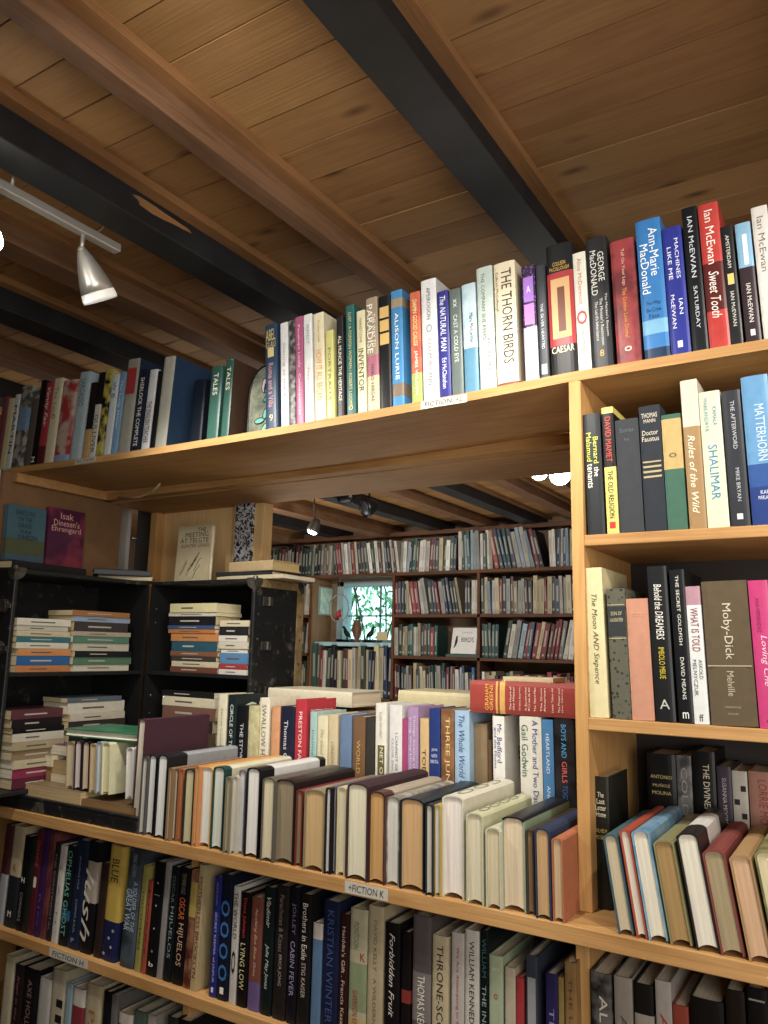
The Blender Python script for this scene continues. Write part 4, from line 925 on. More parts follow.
# ================================================================== THE TRUNK
TZ0, TZ1, TM = Z4 + .0005, .180, -.080
tr = empty('steamer_trunk', (-1.82, .285, TZ0 + Z0)); TO = Vector((-1.82, .285, TZ0))
tag(tr, 'open black steamer trunk standing on the shelf, filled with paperbacks', 'trunk')
def tpart(mb, nm, mat, **k): o = mb.build(nm, mat, tr, **k); o.location = -TO; return o
TK = .012
# right half, opening towards -y
mb = MB(); RX0, RX1, RY0, RY1 = -1.815, -1.410, .285, .50
mb.box(RX1 - TK, RX1, RY0, RY1, TZ0, TZ1); mb.box(RX0, RX1 - TK, RY0, RY1, TZ1 - TK, TZ1); mb.box(RX0, RX1 - TK, RY0, RY1, TZ0, TZ0 + TK)
tpart(mb, 'right_shell', M_trunk, bevel=.003)
mb = MB(); mb.box(RX0, RX0 + .008, RY0, RY1, TZ0 + TK, TZ1 - TK); mb.box(RX0 + .008, RX1 - TK, RY1 - .01, RY1, TZ0 + TK, TZ1 - TK); mb.box(RX0 + .008, RX1 - TK, RY0, RY1 - .01, TM - .009, TM)
tpart(mb, 'right_lining', M_inner)
# left half, opening towards +x
LX0, LX1, LY0, LY1 = -2.05, -1.822, -.150, .285
mb = MB()
mb.box(LX0, LX1, LY0, LY0 + TK, TZ0 + .035, TZ1); mb.box(LX0, LX1, LY0 + TK, LY1, TZ1 - TK, TZ1); mb.box(LX0, LX0 + TK, LY0 + TK, LY1, TZ0 + .035, TZ1 - TK)
mb.box(LX0 + TK, LX1, LY0 + TK, LY1, TZ0 + .035, TZ0 + .035 + TK)
tpart(mb, 'left_shell', M_trunk, bevel=.003)
mb = MB(); mb.box(LX0 + TK, LX1, LY1 - .008, LY1, TZ0 + .05, TZ1 - TK); mb.box(LX0 + TK, LX1, LY0 + TK, LY1 - .008, TM - .009, TM)
tpart(mb, 'left_lining', M_inner)
# edging and studs
mb = MB()
mb.box(RX1, RX1 + .0015, RY1 - .03, RY1, TZ0, TZ1); mb.box(RX1, RX1 + .0015, RY0, RY1 - .03, TZ1 - .022, TZ1)
tpart(mb, 'edging', M_brass)
mb = MB()
for k in range(9):
    z = TZ0 + .03 + k * (TZ1 - TZ0 - .06) / 8
    T = Matrix.Translation((RX1 + .0015, RY1 - .015, z)) @ Matrix.Rotation(math.pi / 2, 4, 'Y'); mb.lathe([(.0035, 0), (.003, .0012), (0, .0018)], 10, T=T)
    T = Matrix.Translation((RX1 + .0003, RY0 + .02, z)) @ Matrix.Rotation(math.pi / 2, 4, 'Y'); mb.lathe([(.0035, 0), (.003, .0012), (0, .0018)], 10, T=T)
tpart(mb, 'stud', M_metal)
def corner(p, sx, sy, sz, r=.03):
    mb = MB(); n = 8
    T = Matrix.Translation(p)
    # three rounded plates meeting at a domed corner
    for ax in range(3):
        vs = [(0, 0)] + [(r * math.cos(a), r * math.sin(a)) for a in [math.pi / 2 * k / n for k in range(n + 1)]]
        def P3(u, v, o):
            c = [0, 0, 0]; c[(ax + 1) % 3] = u; c[(ax + 2) % 3] = v; c[ax] = -o; return (-c[0] * sx, -c[1] * sy, -c[2] * sz)
        a = [P3(u, v, .0022) for u, v in vs]; b = [P3(u, v, -.0001) for u, v in vs]; m_ = len(vs)
        mb.add(a + b, [list(range(m_)), [m_ + i for i in range(m_)][::-1]] + [[i, (i + 1) % m_, m_ + (i + 1) % m_, m_ + i] for i in range(m_)], T=T)
    mb.lathe([(.0, -.008), (.006, -.006), (.008, 0), (.006, .006), (0, .008)], 10, T=T)
    return tpart(mb, 'corner_cap', M_metal)
for p, s3 in (((RX1, RY0, TZ1), (1, -1, 1)), ((RX1, RY1, TZ1), (1, 1, 1)), ((LX1, LY0, TZ1), (1, -1, 1)), ((LX0, LY0, TZ1), (-1, -1, 1)), ((RX1, RY0, TZ0), (1, -1, -1)), ((RX1, RY1, TZ0), (1, 1, -1))):
    corner(p, *s3)
for zc in (.085, -.02):                                   # clasps on the left half's front face
    mb = MB(); T = Matrix.Translation((LX1 - .03, LY0 - .001, zc)) @ Matrix.Rotation(math.pi / 2, 4, 'X')
    mb.lathe([(0.001, .006), (.010, .005), (.016, 0.002), (.018, 0)], 18, T=T)
    mb.box(LX1 - .034, LX1 - .002, LY0 - .005, LY0 - .0005, zc - .006, zc + .006)
    mb.tube([(LX1 - .03 + .014 * math.cos(a), LY0 - .008, zc + .014 * math.sin(a)) for a in [2 * math.pi * k / 16 for k in range(17)]], .0018, 6)
    tpart(mb, 'clasp', M_metal)
for zc in (.12, -.0, -.12):
    mb = MB(); mb.box(RX1 + .0002, RX1 + .003, RY0 + .035, RY0 + .075, zc - .012, zc + .012)
    mb.tube([(RX1 + .006, RY0 + .055, zc - .011), (RX1 + .006, RY0 + .055, zc + .011)], .004, 10); tpart(mb, 'latch', M_metal)
mb = MB(); mb.box(LX0 + .03, LX0 + .12, LY0 - .0014, LY0 - .0002, .125, .16); tpart(mb, 'paper_tag', flat('#c4beb0', .8))
mb = MB()
for zc in (.1, .06, -.15, -.2):
    for xx in (RX0 - .001, ):
        T = Matrix.Translation((RX0 + .0086, RY0 + .02, zc)) @ Matrix.Rotation(math.pi / 2, 4, 'Y'); mb.lathe([(.004, 0), (.003, .001), (0, .0015)], 10, T=T)
tpart(mb, 'rivet', M_metal)

# ---- stacks of paperbacks in the trunk
def stack(plane, val, x0, x1, layers, z0, place, group, d=.11, sgn=1):
    """layers: (ytop px, ybottom px, colour, description) ordered bottom to top"""
    z = z0; r = random.Random(len(LABELS))
    fn = onY if plane == 'y' else onX
    ref_mid = (x0 + x1) / 2
    for yt, yb, c, desc in layers:
        th = max(.005, abs(fn(ref_mid, yt, val).z - fn(ref_mid, yb, val).z))
        ja, jb = r.uniform(-1.2, 1.2), r.uniform(-2.2, 1.0)
        a = fn(x0 + ja, yb, val); b = fn(x1 + jb, yb, val)
        L = (b - a).length
        bk = book('paperback_book', th - .0005, L, d, c, hard=False, pages=r.choice(['#d2c4a0', '#c9b890', '#ded4bc']), bulge=.0003,
                  t=[(''.join('l' for _ in range(1)), '#000000', 0, 0, 0)][:0])
        # printed title line on the spine: a darker or lighter rule
        b2 = MB(); tone = '#55504a' if sum(lin(c)[:3]) > .55 else '#a8a294'
        b2.box(-th * .07, th * .09, -.0007, -.0002, L * .25, L * r.uniform(.5, .7)); b2.build('spine_rule', flat(tone, .6), bk)
        jit = r.uniform(-.002, .006)
        mid = (a + b) / 2
        if plane == 'y':
            M = Matrix.Translation((mid.x, val + jit, z + th / 2 + Z0)) @ Matrix.Rotation(math.pi / 2, 4, 'Y')
        else:
            M = Matrix.Translation((val - jit, mid.y, z + th / 2 + Z0)) @ Matrix.Rotation(math.pi / 2, 4, 'Z') @ Matrix.Rotation(math.pi / 2, 4, 'Y')
        bk.matrix_world = M @ Matrix.Translation((0, 0, -L / 2))
        label_book(bk, desc, place, group)
        z += th
    return z
s = .4167
def zy(v): return 470 + v * s
stack('x', -1.832, 17, 71, [(zy(a), zy(b), c, dsc) for a, b, c, dsc in [
    (462, 478, '#b8702c', 'bottommost orange paperback'), (438, 461, '#1f5c96', 'mid-blue thick paperback'), (420, 437, '#c8803a', 'orange paperback over the blue'),
    (403, 418, '#c9c4b4', 'white paperback under the teal'), (388, 402, '#2c6a74', 'teal paperback'), (374, 387, '#c2b48c', 'cream paperback over the teal'),
    (360, 373, '#b9b4a2', 'greyish white paperback'), (341, 358, '#cfcab8', 'white paperback on top')]],
    TM + .0004, 'in the front stack, left half of trunk', 'front stack in the left half of the trunk', d=.105)
stack('x', -1.832, 74, 131, [(zy(a), zy(b), c, dsc) for a, b, c, dsc in [
    (460, 476, '#c4bda6', 'bottommost cream paperback'), (440, 458, '#4f7558', 'sage green paperback'), (425, 439, '#1e1e22', 'black paperback'),
    (404, 423, '#b9b49c', 'mottled cream paperback'), (387, 403, '#4c7c68', 'sea green paperback'), (375, 386, '#a89c80', 'thin beige paperback'),
    (350, 373, '#3c3836', 'thick charcoal paperback'), (336, 349, '#8ca0b8', 'light blue thin paperback'), (322, 335, '#a06a30', 'topmost orange-brown paperback')]],
    TM + .0004, 'in the rear stack, left half of trunk', 'rear stack in the left half of the trunk', d=.105)
stack('y', .292, 169, 216.5, [(zy(a), zy(b), c, dsc) for a, b, c, dsc in [
    (474, 488, '#6a3a2a', 'red-brown bottommost paperback'), (459, 473, '#c2b694', 'cream paperback, second from below'), (446, 458, '#3c3430', 'dark brown thin paperback'),
    (433, 445, '#7c5034', 'brown paperback under the petrol blue'), (408, 432, '#1f5266', 'petrol blue thick paperback'), (388, 407, '#c07a30', 'tan-orange thick paperback'),
    (371, 381, '#b86a24', 'deep orange thin paperback'), (361, 370, '#34507c', 'thin blue paperback'), (338, 360, '#1b1b1f', 'black paperback, white title'),
    (328, 337, '#c6c0ac', 'thin white paperback'), (305, 327, '#cdc48c', 'pale yellow-white paperback on top')]],
    TM + .0004, 'in the tall stack, right half of trunk', 'tall stack in the right half of the trunk', d=.10)
stack('y', .292, 218.5, 247.5, [(zy(a), zy(b), c, dsc) for a, b, c, dsc in [
    (479, 492, '#c6c2b6', 'white bottommost paperback'), (465, 478, '#a02a2c', 'red paperback near the bottom'), (437, 463, '#4a80b0', 'thick light blue paperback'),
    (425, 435, '#cfcbc0', 'thin white paperback over the blue'), (405, 422, '#c4bca4', 'thick cream paperback'), (388, 404, '#cdc8ba', 'white paperback, mid stack'),
    (365, 386, '#232328', 'black paperback near the top'), (347, 362, '#ccc09c', 'cream topmost paperback')]],
    TM + .0004, 'in the short stack, right half of trunk', 'short stack in the right half of the trunk', d=.10)
s2 = .3385
def zl(v): return 580 + v * s2
LB = TZ0 + .036 + TK
stack('x', -1.832, 12, 64, [(zl(a), zl(b), c, dsc) for a, b, c, dsc in [
    (620, 650, '#5a1c34', 'dark wine paperback'), (590, 618, '#8a2446', 'crimson paperback'), (530, 555, '#b9ac88', 'yellowed paperback'), (500, 528, '#8a7450', 'brown-tan paperback'), (476, 500, '#a4926c', 'sandy paperback'),
    (450, 475, '#bdb8a4', 'off-white paperback'), (432, 448, '#17171a', 'glossy black paperback'), (405, 430, '#211c1e', 'matt black paperback'), (376, 403, '#5c2f38', 'topmost maroon paperback')]],
    LB, 'in the lower front stack of the trunk', 'lower front stack in the trunk', d=.105)
stack('x', -1.832, 69, 124, [(zl(a), zl(b), c, dsc) for a, b, c, dsc in [
    (560, 600, '#3a2c28', 'brown bottom paperback'), (500, 560, '#6a5a48', 'thick umber paperback'), (455, 500, '#2c2826', 'thick dark paperback'), (420, 445, '#3a3230', 'dark brown paperback'), (397, 418, '#beb6a0', 'white lower paperback'), (362, 395, '#c6c0ac', 'thick white paperback'), (336, 350, '#54606c', 'slate grey topmost paperback')]],
    LB, 'in the lower rear stack of the trunk', 'lower rear stack in the trunk', d=.105)
stack('y', .292, 160, 213, [(zl(a), zl(b), c, dsc) for a, b, c, dsc in [
    (480, 560, '#5a4a38', 'thick brown bottom paperback'), (445, 480, '#3c3028', 'dark paperback below the patterned'), (402, 440, '#7c5444', 'brown patterned thick paperback'), (372, 400, '#d6cca8', 'cream paperback, lower right'), (347, 365, '#1c1c1c', 'black topmost paperback')]],
    TZ0 + TK + .09, 'in the lower stack, right half of trunk', 'lower stack in the right half of the trunk', d=.10)
mb = MB(); a = onY(158, 700, .292).x; b = onY(214, 700, .292).x
mb.box(a, b, .30, .40, TZ0 + TK + .0004, TZ0 + TK + .0894); o = W(mb.build('cardboard_box', flat('#4a3a2a', .9), bevel=.002)); tag(o, 'dark cardboard box at the bottom of the trunk', 'box')

# ---- things on top of the trunk
OT = 'books on top of the trunk'
TT = TZ1 + .0024
def facing(name, x0, x1, yt, yb, c, desc, lines, xpl=-2.075, base=None, rot=0, plane='x', **o):
    """book shown face-out"""
    fn = onX if plane == 'x' else onY
    a = fn(x0, yb, xpl); b = fn(x1, yb, xpl); zt = fn((x0 + x1) / 2, yt, xpl).z; zb = base if base is not None else a.z
    d = (b - a).length; h = zt - zb; th = .018
    bk = book(name, th, h, d, c, **o)
    mid = (a + b) / 2
    rz = {'x': math.pi, 'y': -math.pi / 2}[plane]
    # cover (local +x side) towards the viewer
    if plane == 'x': M = Matrix.Translation((xpl, a.y, zb + Z0))
    else: M = Matrix.Translation((a.x, xpl, zb + Z0)) @ Matrix.Rotation(-math.pi / 2, 4, 'Z')
    # local y runs along the reading direction
    tilt = Matrix.Rotation(math.radians(-2.5), 4, 'Y')
    bk.matrix_world = M @ tilt
    for s_, c_, u, v, lw, lh in lines:
        lettering(s_, bk, flat(c_, .5), (th / 2 + .0007, d * u, h * v), (0, 1, 0), (0, 0, 1), d * lw, h * lh, bold=0)
    label_book(bk, desc, 'face-out on the trunk', OT)
    return bk
facing('hardcover_book', 3, 42, 506, 556, '#4a7484', 'blue-green landscape book', [('SHADOWS', '#1a2024', .45, .9, .5, .07), ('ON THE', '#1a2024', .45, .81, .35, .06), ('GRASS', '#1a2024', .45, .72, .35, .07), ('ISAK', '#1a2024', .5, .63, .3, .05), ('DINESEN', '#1a2024', .55, .55, .5, .07)],
       base=TT, bands=[(.0, .3, '#4c6c84'), (.3, .52, '#5c6440')], bulge=.001)
facing('hardcover_book', 44, 81, 509, 562, '#5a2148', 'purple book with pale lettering', [('Isak', '#e6b0a4', .5, .9, .35, .09), ("Dinesen's", '#e6b0a4', .5, .8, .7, .09), ('Ehrengard', '#e6b0a4', .5, .7, .8, .1)],
       base=TT, pat=('noise', '#a83a50', 9, .8), bulge=.001)
b_ = facing('hardcover_book', 176, 209, 526, 579, '#cfc096', 'cream MEETING AT TELGTE book', [('THE', '#24201a', .72, .92, .25, .07), ('MEETING', '#24201a', .58, .84, .7, .08), ('AT TELGTE', '#24201a', .52, .74, .85, .08), ('GUNTER GRASS', '#4a4234', .55, .65, .85, .06)],
       xpl=.40, plane='y', base=TT, bulge=.001)
mb = MB(); xm = Vector((0, 0, 0))
rq = random.Random(5); bm_ = b_.children[0]; dB = max(v.co.y for v in bm_.data.vertices); hB = max(v.co.z for v in bm_.data.vertices)
for k in range(9):
    u0 = dB * rq.uniform(.15, .6); v0 = hB * rq.uniform(.08, .3)
    mb.tube([(.0097, u0 + dB * .04 * j, v0 + hB * .045 * j + .003 * math.sin(j * 1.3 + k)) for j in range(6)], .0007, 5)
mb.build('cover_drawing', flat('#3a342a', .6), b_)
def flat_on(nm, th, p, q, z, d, c, desc, place, **o):
    a = onZ(p[0], p[1], z); b = onZ(q[0], q[1], z); v = b - a
    return flat_book(nm, th, v.length, d, c, ((a.x + b.x) / 2, (a.y + b.y) / 2, z), math.atan2(v.y, v.x), desc, place, OT, **o)
flat_on('hardcover_book', .022, (12, 568), (86, 577), TT, .13, '#1e1e22', 'black book lying flat', 'on the left front corner of the trunk', pages='#c9b890')
flat_on('hardcover_book', .011, (98, 579), (152, 581), TT, .12, '#c6b68c', 'pale yellow-edged book, lower of two', 'lying over the trunk hinge', pages='#d6c496')
flat_on('hardcover_book', .018, (94, 574), (150, 577), TT + .0115, .11, '#1c2026', 'dark book with white pages', 'lying over the trunk hinge', pages='#dcdad2')
flat_book('paperback_book', .011, .25, .14, '#b9ac86', (-1.475, .33, TT), math.radians(-2), 'thin cream book at the bottom', 'of the pile on the trunk right', OT, hard=False)
flat_book('hardcover_book', .012, .20, .13, '#2a2c30', (-1.50, .335, TT + .0115), math.radians(3), 'thin black book in the middle', 'of the pile on the trunk right', OT)
flat_book('hardcover_book', .028, .17, .12, '#b3996a', (-1.475, .335, TT + .024), math.radians(-3), 'thick tan book on top', 'of the pile on the trunk right', OT, pages='#c8b07c')

# ================================================================== STAINED GLASS on the top shelf
gx0, gx1 = onY(243, 420, .03).x, onY(266, 420, .03).x
gy = .05; gz = ZA + sagA(-1.2) + .0005; gh = onY(254, 369, gy).z - gz; gw = (gx1 - gx0) * 1.25
sg = empty('stained_glass_panel', (gx0 + gw / 2, gy, gz + Z0)); tag(sg, 'small arched stained glass panel with pink tulip standing between books', 'glass panel')
n = 20; out = [(-gw / 2, 0)] + [(-gw / 2 * math.cos(math.pi * k / n), gh * .55 + gh * .45 * math.sin(math.pi * k / n)) for k in range(n + 1)] + [(gw / 2, 0)]
mb = MB(); m_ = len(out); mb.add([(x, -.002, z) for x, z in out] + [(x, .002, z) for x, z in out], [list(range(m_)), [m_ + i for i in range(m_)][::-1]] + [[i, m_ + i, m_ + (i + 1) % m_, (i + 1) % m_] for i in range(m_)])
mb.build('glass', speckled('grey_art_glass', '#5c6458', '#8d917e', 18, .4, .6, .25, .2), sg)
mb = MB(); mb.tube([(x, -.001, z) for x, z in out] + [(-gw / 2, -.001, 0)], .003, 8); mb.build('lead_frame', M_blackmetal, sg)
def petal(cx, cz, r1, r2, ang, c, nm):
    mb = MB(); p = [(cx + r1 * math.cos(t) * math.cos(ang) - r2 * math.sin(t) * math.sin(ang), -.0036, cz + r1 * math.cos(t) * math.sin(ang) + r2 * math.sin(t) * math.cos(ang)) for t in [2 * math.pi * k / 12 for k in range(12)]]
    mb.add(p + [(x, -.002, z) for x, y, z in p], [list(range(12))] + [[i, (i + 1) % 12, 12 + (i + 1) % 12, 12 + i] for i in range(12)])
    mb.tube(p + [p[0]], .0011, 5, mi=1); mb.build(nm, [flat(c, .25), M_blackmetal], sg)
petal(.002, gh * .72, .018, .007, 1.5, '#c9b6b4', 'tulip_petal'); petal(.010, gh * .71, .017, .006, 1.25, '#b8a6a8', 'tulip_petal'); petal(.012, gh * .53, .013, .006, .5, '#4c8a74', 'leaf')
petal(-.008, gh * .23, .015, .007, .1, '#6fae9e', 'leaf'); petal(.010, gh * .32, .014, .007, 1.3, '#6fae9e', 'leaf'); petal(.008, gh * .12, .012, .006, 1.0, '#7fbaa8', 'leaf')

# ================================================================== TRACK LIGHT
zr_ = .845; tl = empty('track_light', (-1.36, -.8, zr_ + Z0)); tag(tl, 'brushed steel track light with bullet-shaped heads under the ceiling', 'lamp')
def lp(mb, nm, mat, parent=tl, **k): o = mb.build(nm, mat, parent, **k); return o
ry = onZ(118, 250, zr_)
mb = MB(); xr = ry.x + 1.36
mb.box(xr - .011, xr + .011, -1.1, ry.y + .8, -.008, .010); lp(mb, 'rail', M_steel, bevel=.002)
mb = MB(); mb.tube([(xr, -.3, .010), (xr, -.3, .085)], .004, 10); mb.tube([(xr, .25, .010), (xr, .25, .085)], .004, 10); lp(mb, 'hanger', M_steel, smooth=True)
def head(y, direction, lit):
    base = Vector((xr, y, -.008)); d = Vector(direction).normalized()
    mb = MB(); j = base + Vector((0, 0, -.034)); mb.tube([base, j], .0042, 10)
    mb.lathe([(0, .007), (.007, .005), (.008, 0), (.007, -.005), (0, -.007)], 12, T=Matrix.Translation(j)); lp(mb, 'stem', M_steel, smooth=True)
    T = Matrix.Translation(j) @ d.to_track_quat('Z', 'Y').to_matrix().to_4x4()
    mb = MB(); prof = [(.0, -.004), (.009, .0), (.016, .016), (.024, .040), (.031, .068), (.035, .088), (.0335, .088), (.030, .068), (.023, .040)]
    mb.lathe(prof, 28, T=T); hd = lp(mb, 'spot_head', M_steel, smooth=True)
    mb = MB(); mb.lathe([(.0338, .084), (.0362, .100), (.0355, .106), (.033, .106), (.030, .098), (0, .096)], 28, T=T)
    g, nt, b = newmat('frosted_glass'); b.inputs['Base Color'].default_value = (.85, .86, .84, 1); b.inputs['Roughness'].default_value = .35; b.inputs['Transmission Weight'].default_value = .35
    if lit: b.inputs['Emission Color'].default_value = (1, .93, .8, 1); b.inputs['Emission Strength'].default_value = lit
    mb.build('glass_lens', g, hd, smooth=True)
hy = onX(82, 246, -1.36 + xr).y + .8
head(hy, (.02, .62, -1), .25)
hy2 = onX(-28, 200, -1.36 + xr).y + .8
head(hy2, (.3, .1, -1), 30)
# loose wire above the rail
mb = MB(); c_ = onZ(92, 224, .9); mb.tube([(c_.x + .03 * math.cos(a), c_.y + .02 * math.sin(a), .9 - .004 * a) for a in [k * .35 for k in range(11)]], .0016, 6)
o = W(mb.build('wire_loop', flat('#c8bda6', .5), smooth=True)); tag(o, 'pale loop of wire above the steel track light', 'wire')

# ================================================================== FAR ROOM
FY = 3.60
DW = '#5a3a26'
fc = empty('far_bookcase', (-2.5, FY, Z0)); tag(fc, 'dark brown wall bookcase around the window of the far room', 'bookcase')
def fpart(nm, *b, mat=M_darkwood): mb = MB(); mb.box(*b); o = mb.build(nm, mat, fc); o.location = (2.5, -FY, 0); return o
FZ = [.553, .246, -.050, -.36, -.68, -1.0]
fpart('shelf_board', -5.2, -.2, FY, FY + .24, FZ[0] - .022, FZ[0])
for z in FZ[1:]:
    fpart('shelf_board', -2.965, -.2, FY, FY + .24, z - .02, z); fpart('shelf_board', -5.2, -3.73, FY, FY + .24, z - .02, z)
    if z < -.3: fpart('shelf_board', -3.73, -2.965, FY, FY + .24, z - .02, z)
for x in (-4.55, -3.745, -2.985, -2.30, -1.55, -.8): fpart('upright', x, x + .02, FY, FY + .24, -Z0, FZ[0] - .022)
fpart('header_board', -5.2, -.2, FY + .05, FY + .07, H - .10, H - .07)
# warm wooden reveal left of the window, with a small picture
mb = MB(); mb.box(-3.7248, -3.715, FY + .01, YF - .001, -.36, FZ[0] - .022)
struct(W(mb.build('trim_1', wood('reveal_wood', '#8c6a48', '#64452a', 2))))
a = onX(317, 586, -3.714); b = onX(333, 616, -3.714)
pr = empty('framed_picture', (-3.7148, (a.y + b.y) / 2, (a.z + b.z) / 2 + Z0)); tag(pr, 'small pale green framed picture left of the far window', 'picture')
pw_, ph_ = min(.09, abs(b.y - a.y) / 2), (a.z - b.z) / 2
mb = MB(); mb.box(0, .012, -pw_, pw_, -ph_, ph_); mb.build('frame', flat('#7c8c84', .6), pr)
mb = MB(); mb.box(.0121, .014, -pw_ + .012, pw_ - .012, -ph_ + .012, ph_ - .012); mb.build('print', speckled('faded_print', '#8fb0a4', '#c8d2b8', 20, .4, .6, .5, 0), pr)
# window
wm = flat('#8fa3a6', .6)
mb = MB(); t_ = .03
mb.box(WX0, WX1, YF + .0, YF + .12, WZ1 - .035, WZ1); mb.box(WX0, WX1, YF, YF + .12, WZ0, WZ0 + .025); mb.box(WX0, WX0 + .06, YF, YF + .12, WZ0, WZ1); mb.box(WX1 - .03, WX1, YF, YF + .12, WZ0, WZ1)
wo = struct(W(mb.build('window_1', wm)))
mb = MB(); xm_ = onY(381, 600, YF + .09).x; zm_ = onY(365, 616, YF + .09).z
mb.box(xm_ - .006, xm_ + .006, YF + .08, YF + .095, WZ0, WZ1); mb.box(WX0, WX1, YF + .08, YF + .095, zm_ - .006, zm_ + .006)
o = mb.build('window_muntin', flat('#5c6c6c', .6), wo)
mb = MB(); mb.box(WX0 + .02, WX1 - .02, YF + .087, YF + .089, WZ0 + .01, WZ1 - .01)
g, nt, b = newmat('window_glass'); b.inputs['Base Color'].default_value = (.9, 1, .98, 1); b.inputs['Roughness'].default_value = 0; b.inputs['Transmission Weight'].default_value = 1; b.inputs['IOR'].default_value = 1.02
mb.build('window_glass', g, wo)
mb = MB(); mb.box(-3.72, -2.99, FY + .05, YF + .02, WZ0 - .03, WZ0); struct(W(mb.build('window_2_sill', flat('#9fc0c4', .5))))
mb = MB(); mb.box(-8, -1, YF + .13, 8, -Z0 - .1, -Z0); struct(W(mb.build('ground', speckled('garden_ground', '#3c3a22', '#4c5a2c', 6, .4, .6, .9, .3))))
# foliage outside
def leafmat():
    m, nt, b = newmat('leaves'); L = nt.links.new
    oi = N(nt, 'ShaderNodeNewGeometry'); rp = N(nt, 'ShaderNodeValToRGB'); e = rp.color_ramp.elements
    e[0].color = lin('#2c6e4c'); e[1].color = lin('#a6d8a0'); L(oi.outputs['Random Per Island'], rp.inputs[0]); L(rp.outputs[0], b.inputs['Base Color'])
    b.inputs['Roughness'].default_value = .5
    b.inputs['Subsurface Weight'].default_value = 0
    return m
mb = MB(); r = random.Random(11)
for _ in range(5200):
    c = Vector((r.uniform(-6.2, -3.3), r.uniform(4.6, 6.4), r.uniform(-1.2, 1.6))); q = Euler((r.uniform(0, 6), r.uniform(0, 6), r.uniform(0, 6))).to_matrix(); s_ = r.uniform(.05, .1)
    mb.add([c + q @ Vector(p) * s_ for p in ((-.5, 0, 0), (-.1, -.22, .03), (.35, -.15, .02), (.6, 0, 0), (.35, .15, .02), (-.1, .22, .03))], [(0, 1, 2, 3, 4, 5)])
for _ in range(26):
    c = Vector((r.uniform(-5, -3.3), r.uniform(4.8, 5.6), -Z0)); p = [c]
    for k in range(7): p.append(p[-1] + Vector((r.uniform(-.15, .15), r.uniform(-.05, .05), .42)))
    mb.tube(p, .008, 6, mi=1)
o = W(mb.build('leafy_bush', [leafmat(), flat('#4a3a28', .8)])); tag(o, 'green leafy bush seen outside through the far window', 'bush')
# sill ornaments
zs = WZ0 + .0005; zc0 = zs
def ornament_bird(px, name, label, k):
    p = onY(px, 640, FY + .1); mb = MB(); x = p.x
    base = empty(name, (x, FY + .1, zs + Z0)); tag(base, label, 'ornament', 'black bird ornaments on the window sill')
    mb.box(-.035, .035, -.03, .03, 0, .018); mb.build('plinth', M_blackmetal, base)
    mb = MB(); mb.tube([(-.035 * k, 0, .035), (-.02 * k, 0, .05), (0, 0, .062), (.016 * k, 0, .082), (.024 * k, 0, .108), (.034 * k, 0, .116), (.05 * k, 0, .112)], [.004, .014, .02, .016, .010, .011, .001], 10); mb.tube([(0, 0, .018), (0, 0, .05)], .006, 8)
    mb.build('bird_body', M_blackmetal, base, smooth=True)
ornament_bird(347, 'bird_ornament', 'black bird ornament left of the brown vase on the sill', -1)
ornament_bird(370, 'bird_ornament', 'black bird ornament right of the brown vase on the sill', 1)
p = onY(357, 630, FY + .1)
vs_ = empty('vase', (p.x, FY + .1, zs + Z0)); tag(vs_, 'brown vase between two black bird ornaments on the far sill', 'vase')
mb = MB(); mb.lathe([(0, 0), (.03, 0), (.03, .01), (.018, .022), (.024, .04), (.036, .075), (.040, .11), (.032, .14), (.026, .155), (.030, .168), (.024, .168), (.02, .15)], 20); mb.build('body', speckled('brown_clay', '#5c3a24', '#7c5234', 20), vs_, smooth=True)
# hanging hoop with red bird
hp = onY(339, 608, FY + .02)
ho = empty('hanging_hoop', (hp.x, FY + .02, hp.z + Z0)); tag(ho, 'hanging hoop with small red bird left of the far window', 'ornament')
mb = MB(); rr = .088
mb.tube([(rr * math.cos(a), 0, rr * 1.2 * math.sin(a)) for a in [2 * math.pi * k / 28 for k in range(29)]], .005, 8); mb.tube([(0, 0, rr * 1.2), (0, 0, FZ[0] - .022 - hp.z)], .0015, 6); mb.build('ring', flat('#8c8a84', .5), ho, smooth=True)
mb = MB(); mb.tube([(-.03, 0, -.095), (-.012, 0, -.08), (.0, 0, -.06), (.005, 0, -.03), (.012, 0, -.01)], [.004, .02, .026, .016, .002], 12); mb.build('red_bird', flat('#a01c28', .4), ho, smooth=True)
# cream card beside the window
p = onY(382, 636, FY + .02); cdz = p.z
cz = empty('card', (p.x, FY + .02, cdz + Z0)); 
mb = MB(); mb.box(-.045, .045, 0, .002, -.03, .03); mb.build('sheet', flat('#b3a67c', .7), cz); mb = MB(); mb.tube([(.045, .001, -.03), (.06, .001, .03)], .002, 6); mb.tube([(0, .001, -.03), (0, .001, zs - cdz)], .002, 6); mb.build('stand', M_blackmetal, cz)
tag(cz, 'cream card on a wire stand at the window sill', 'card')
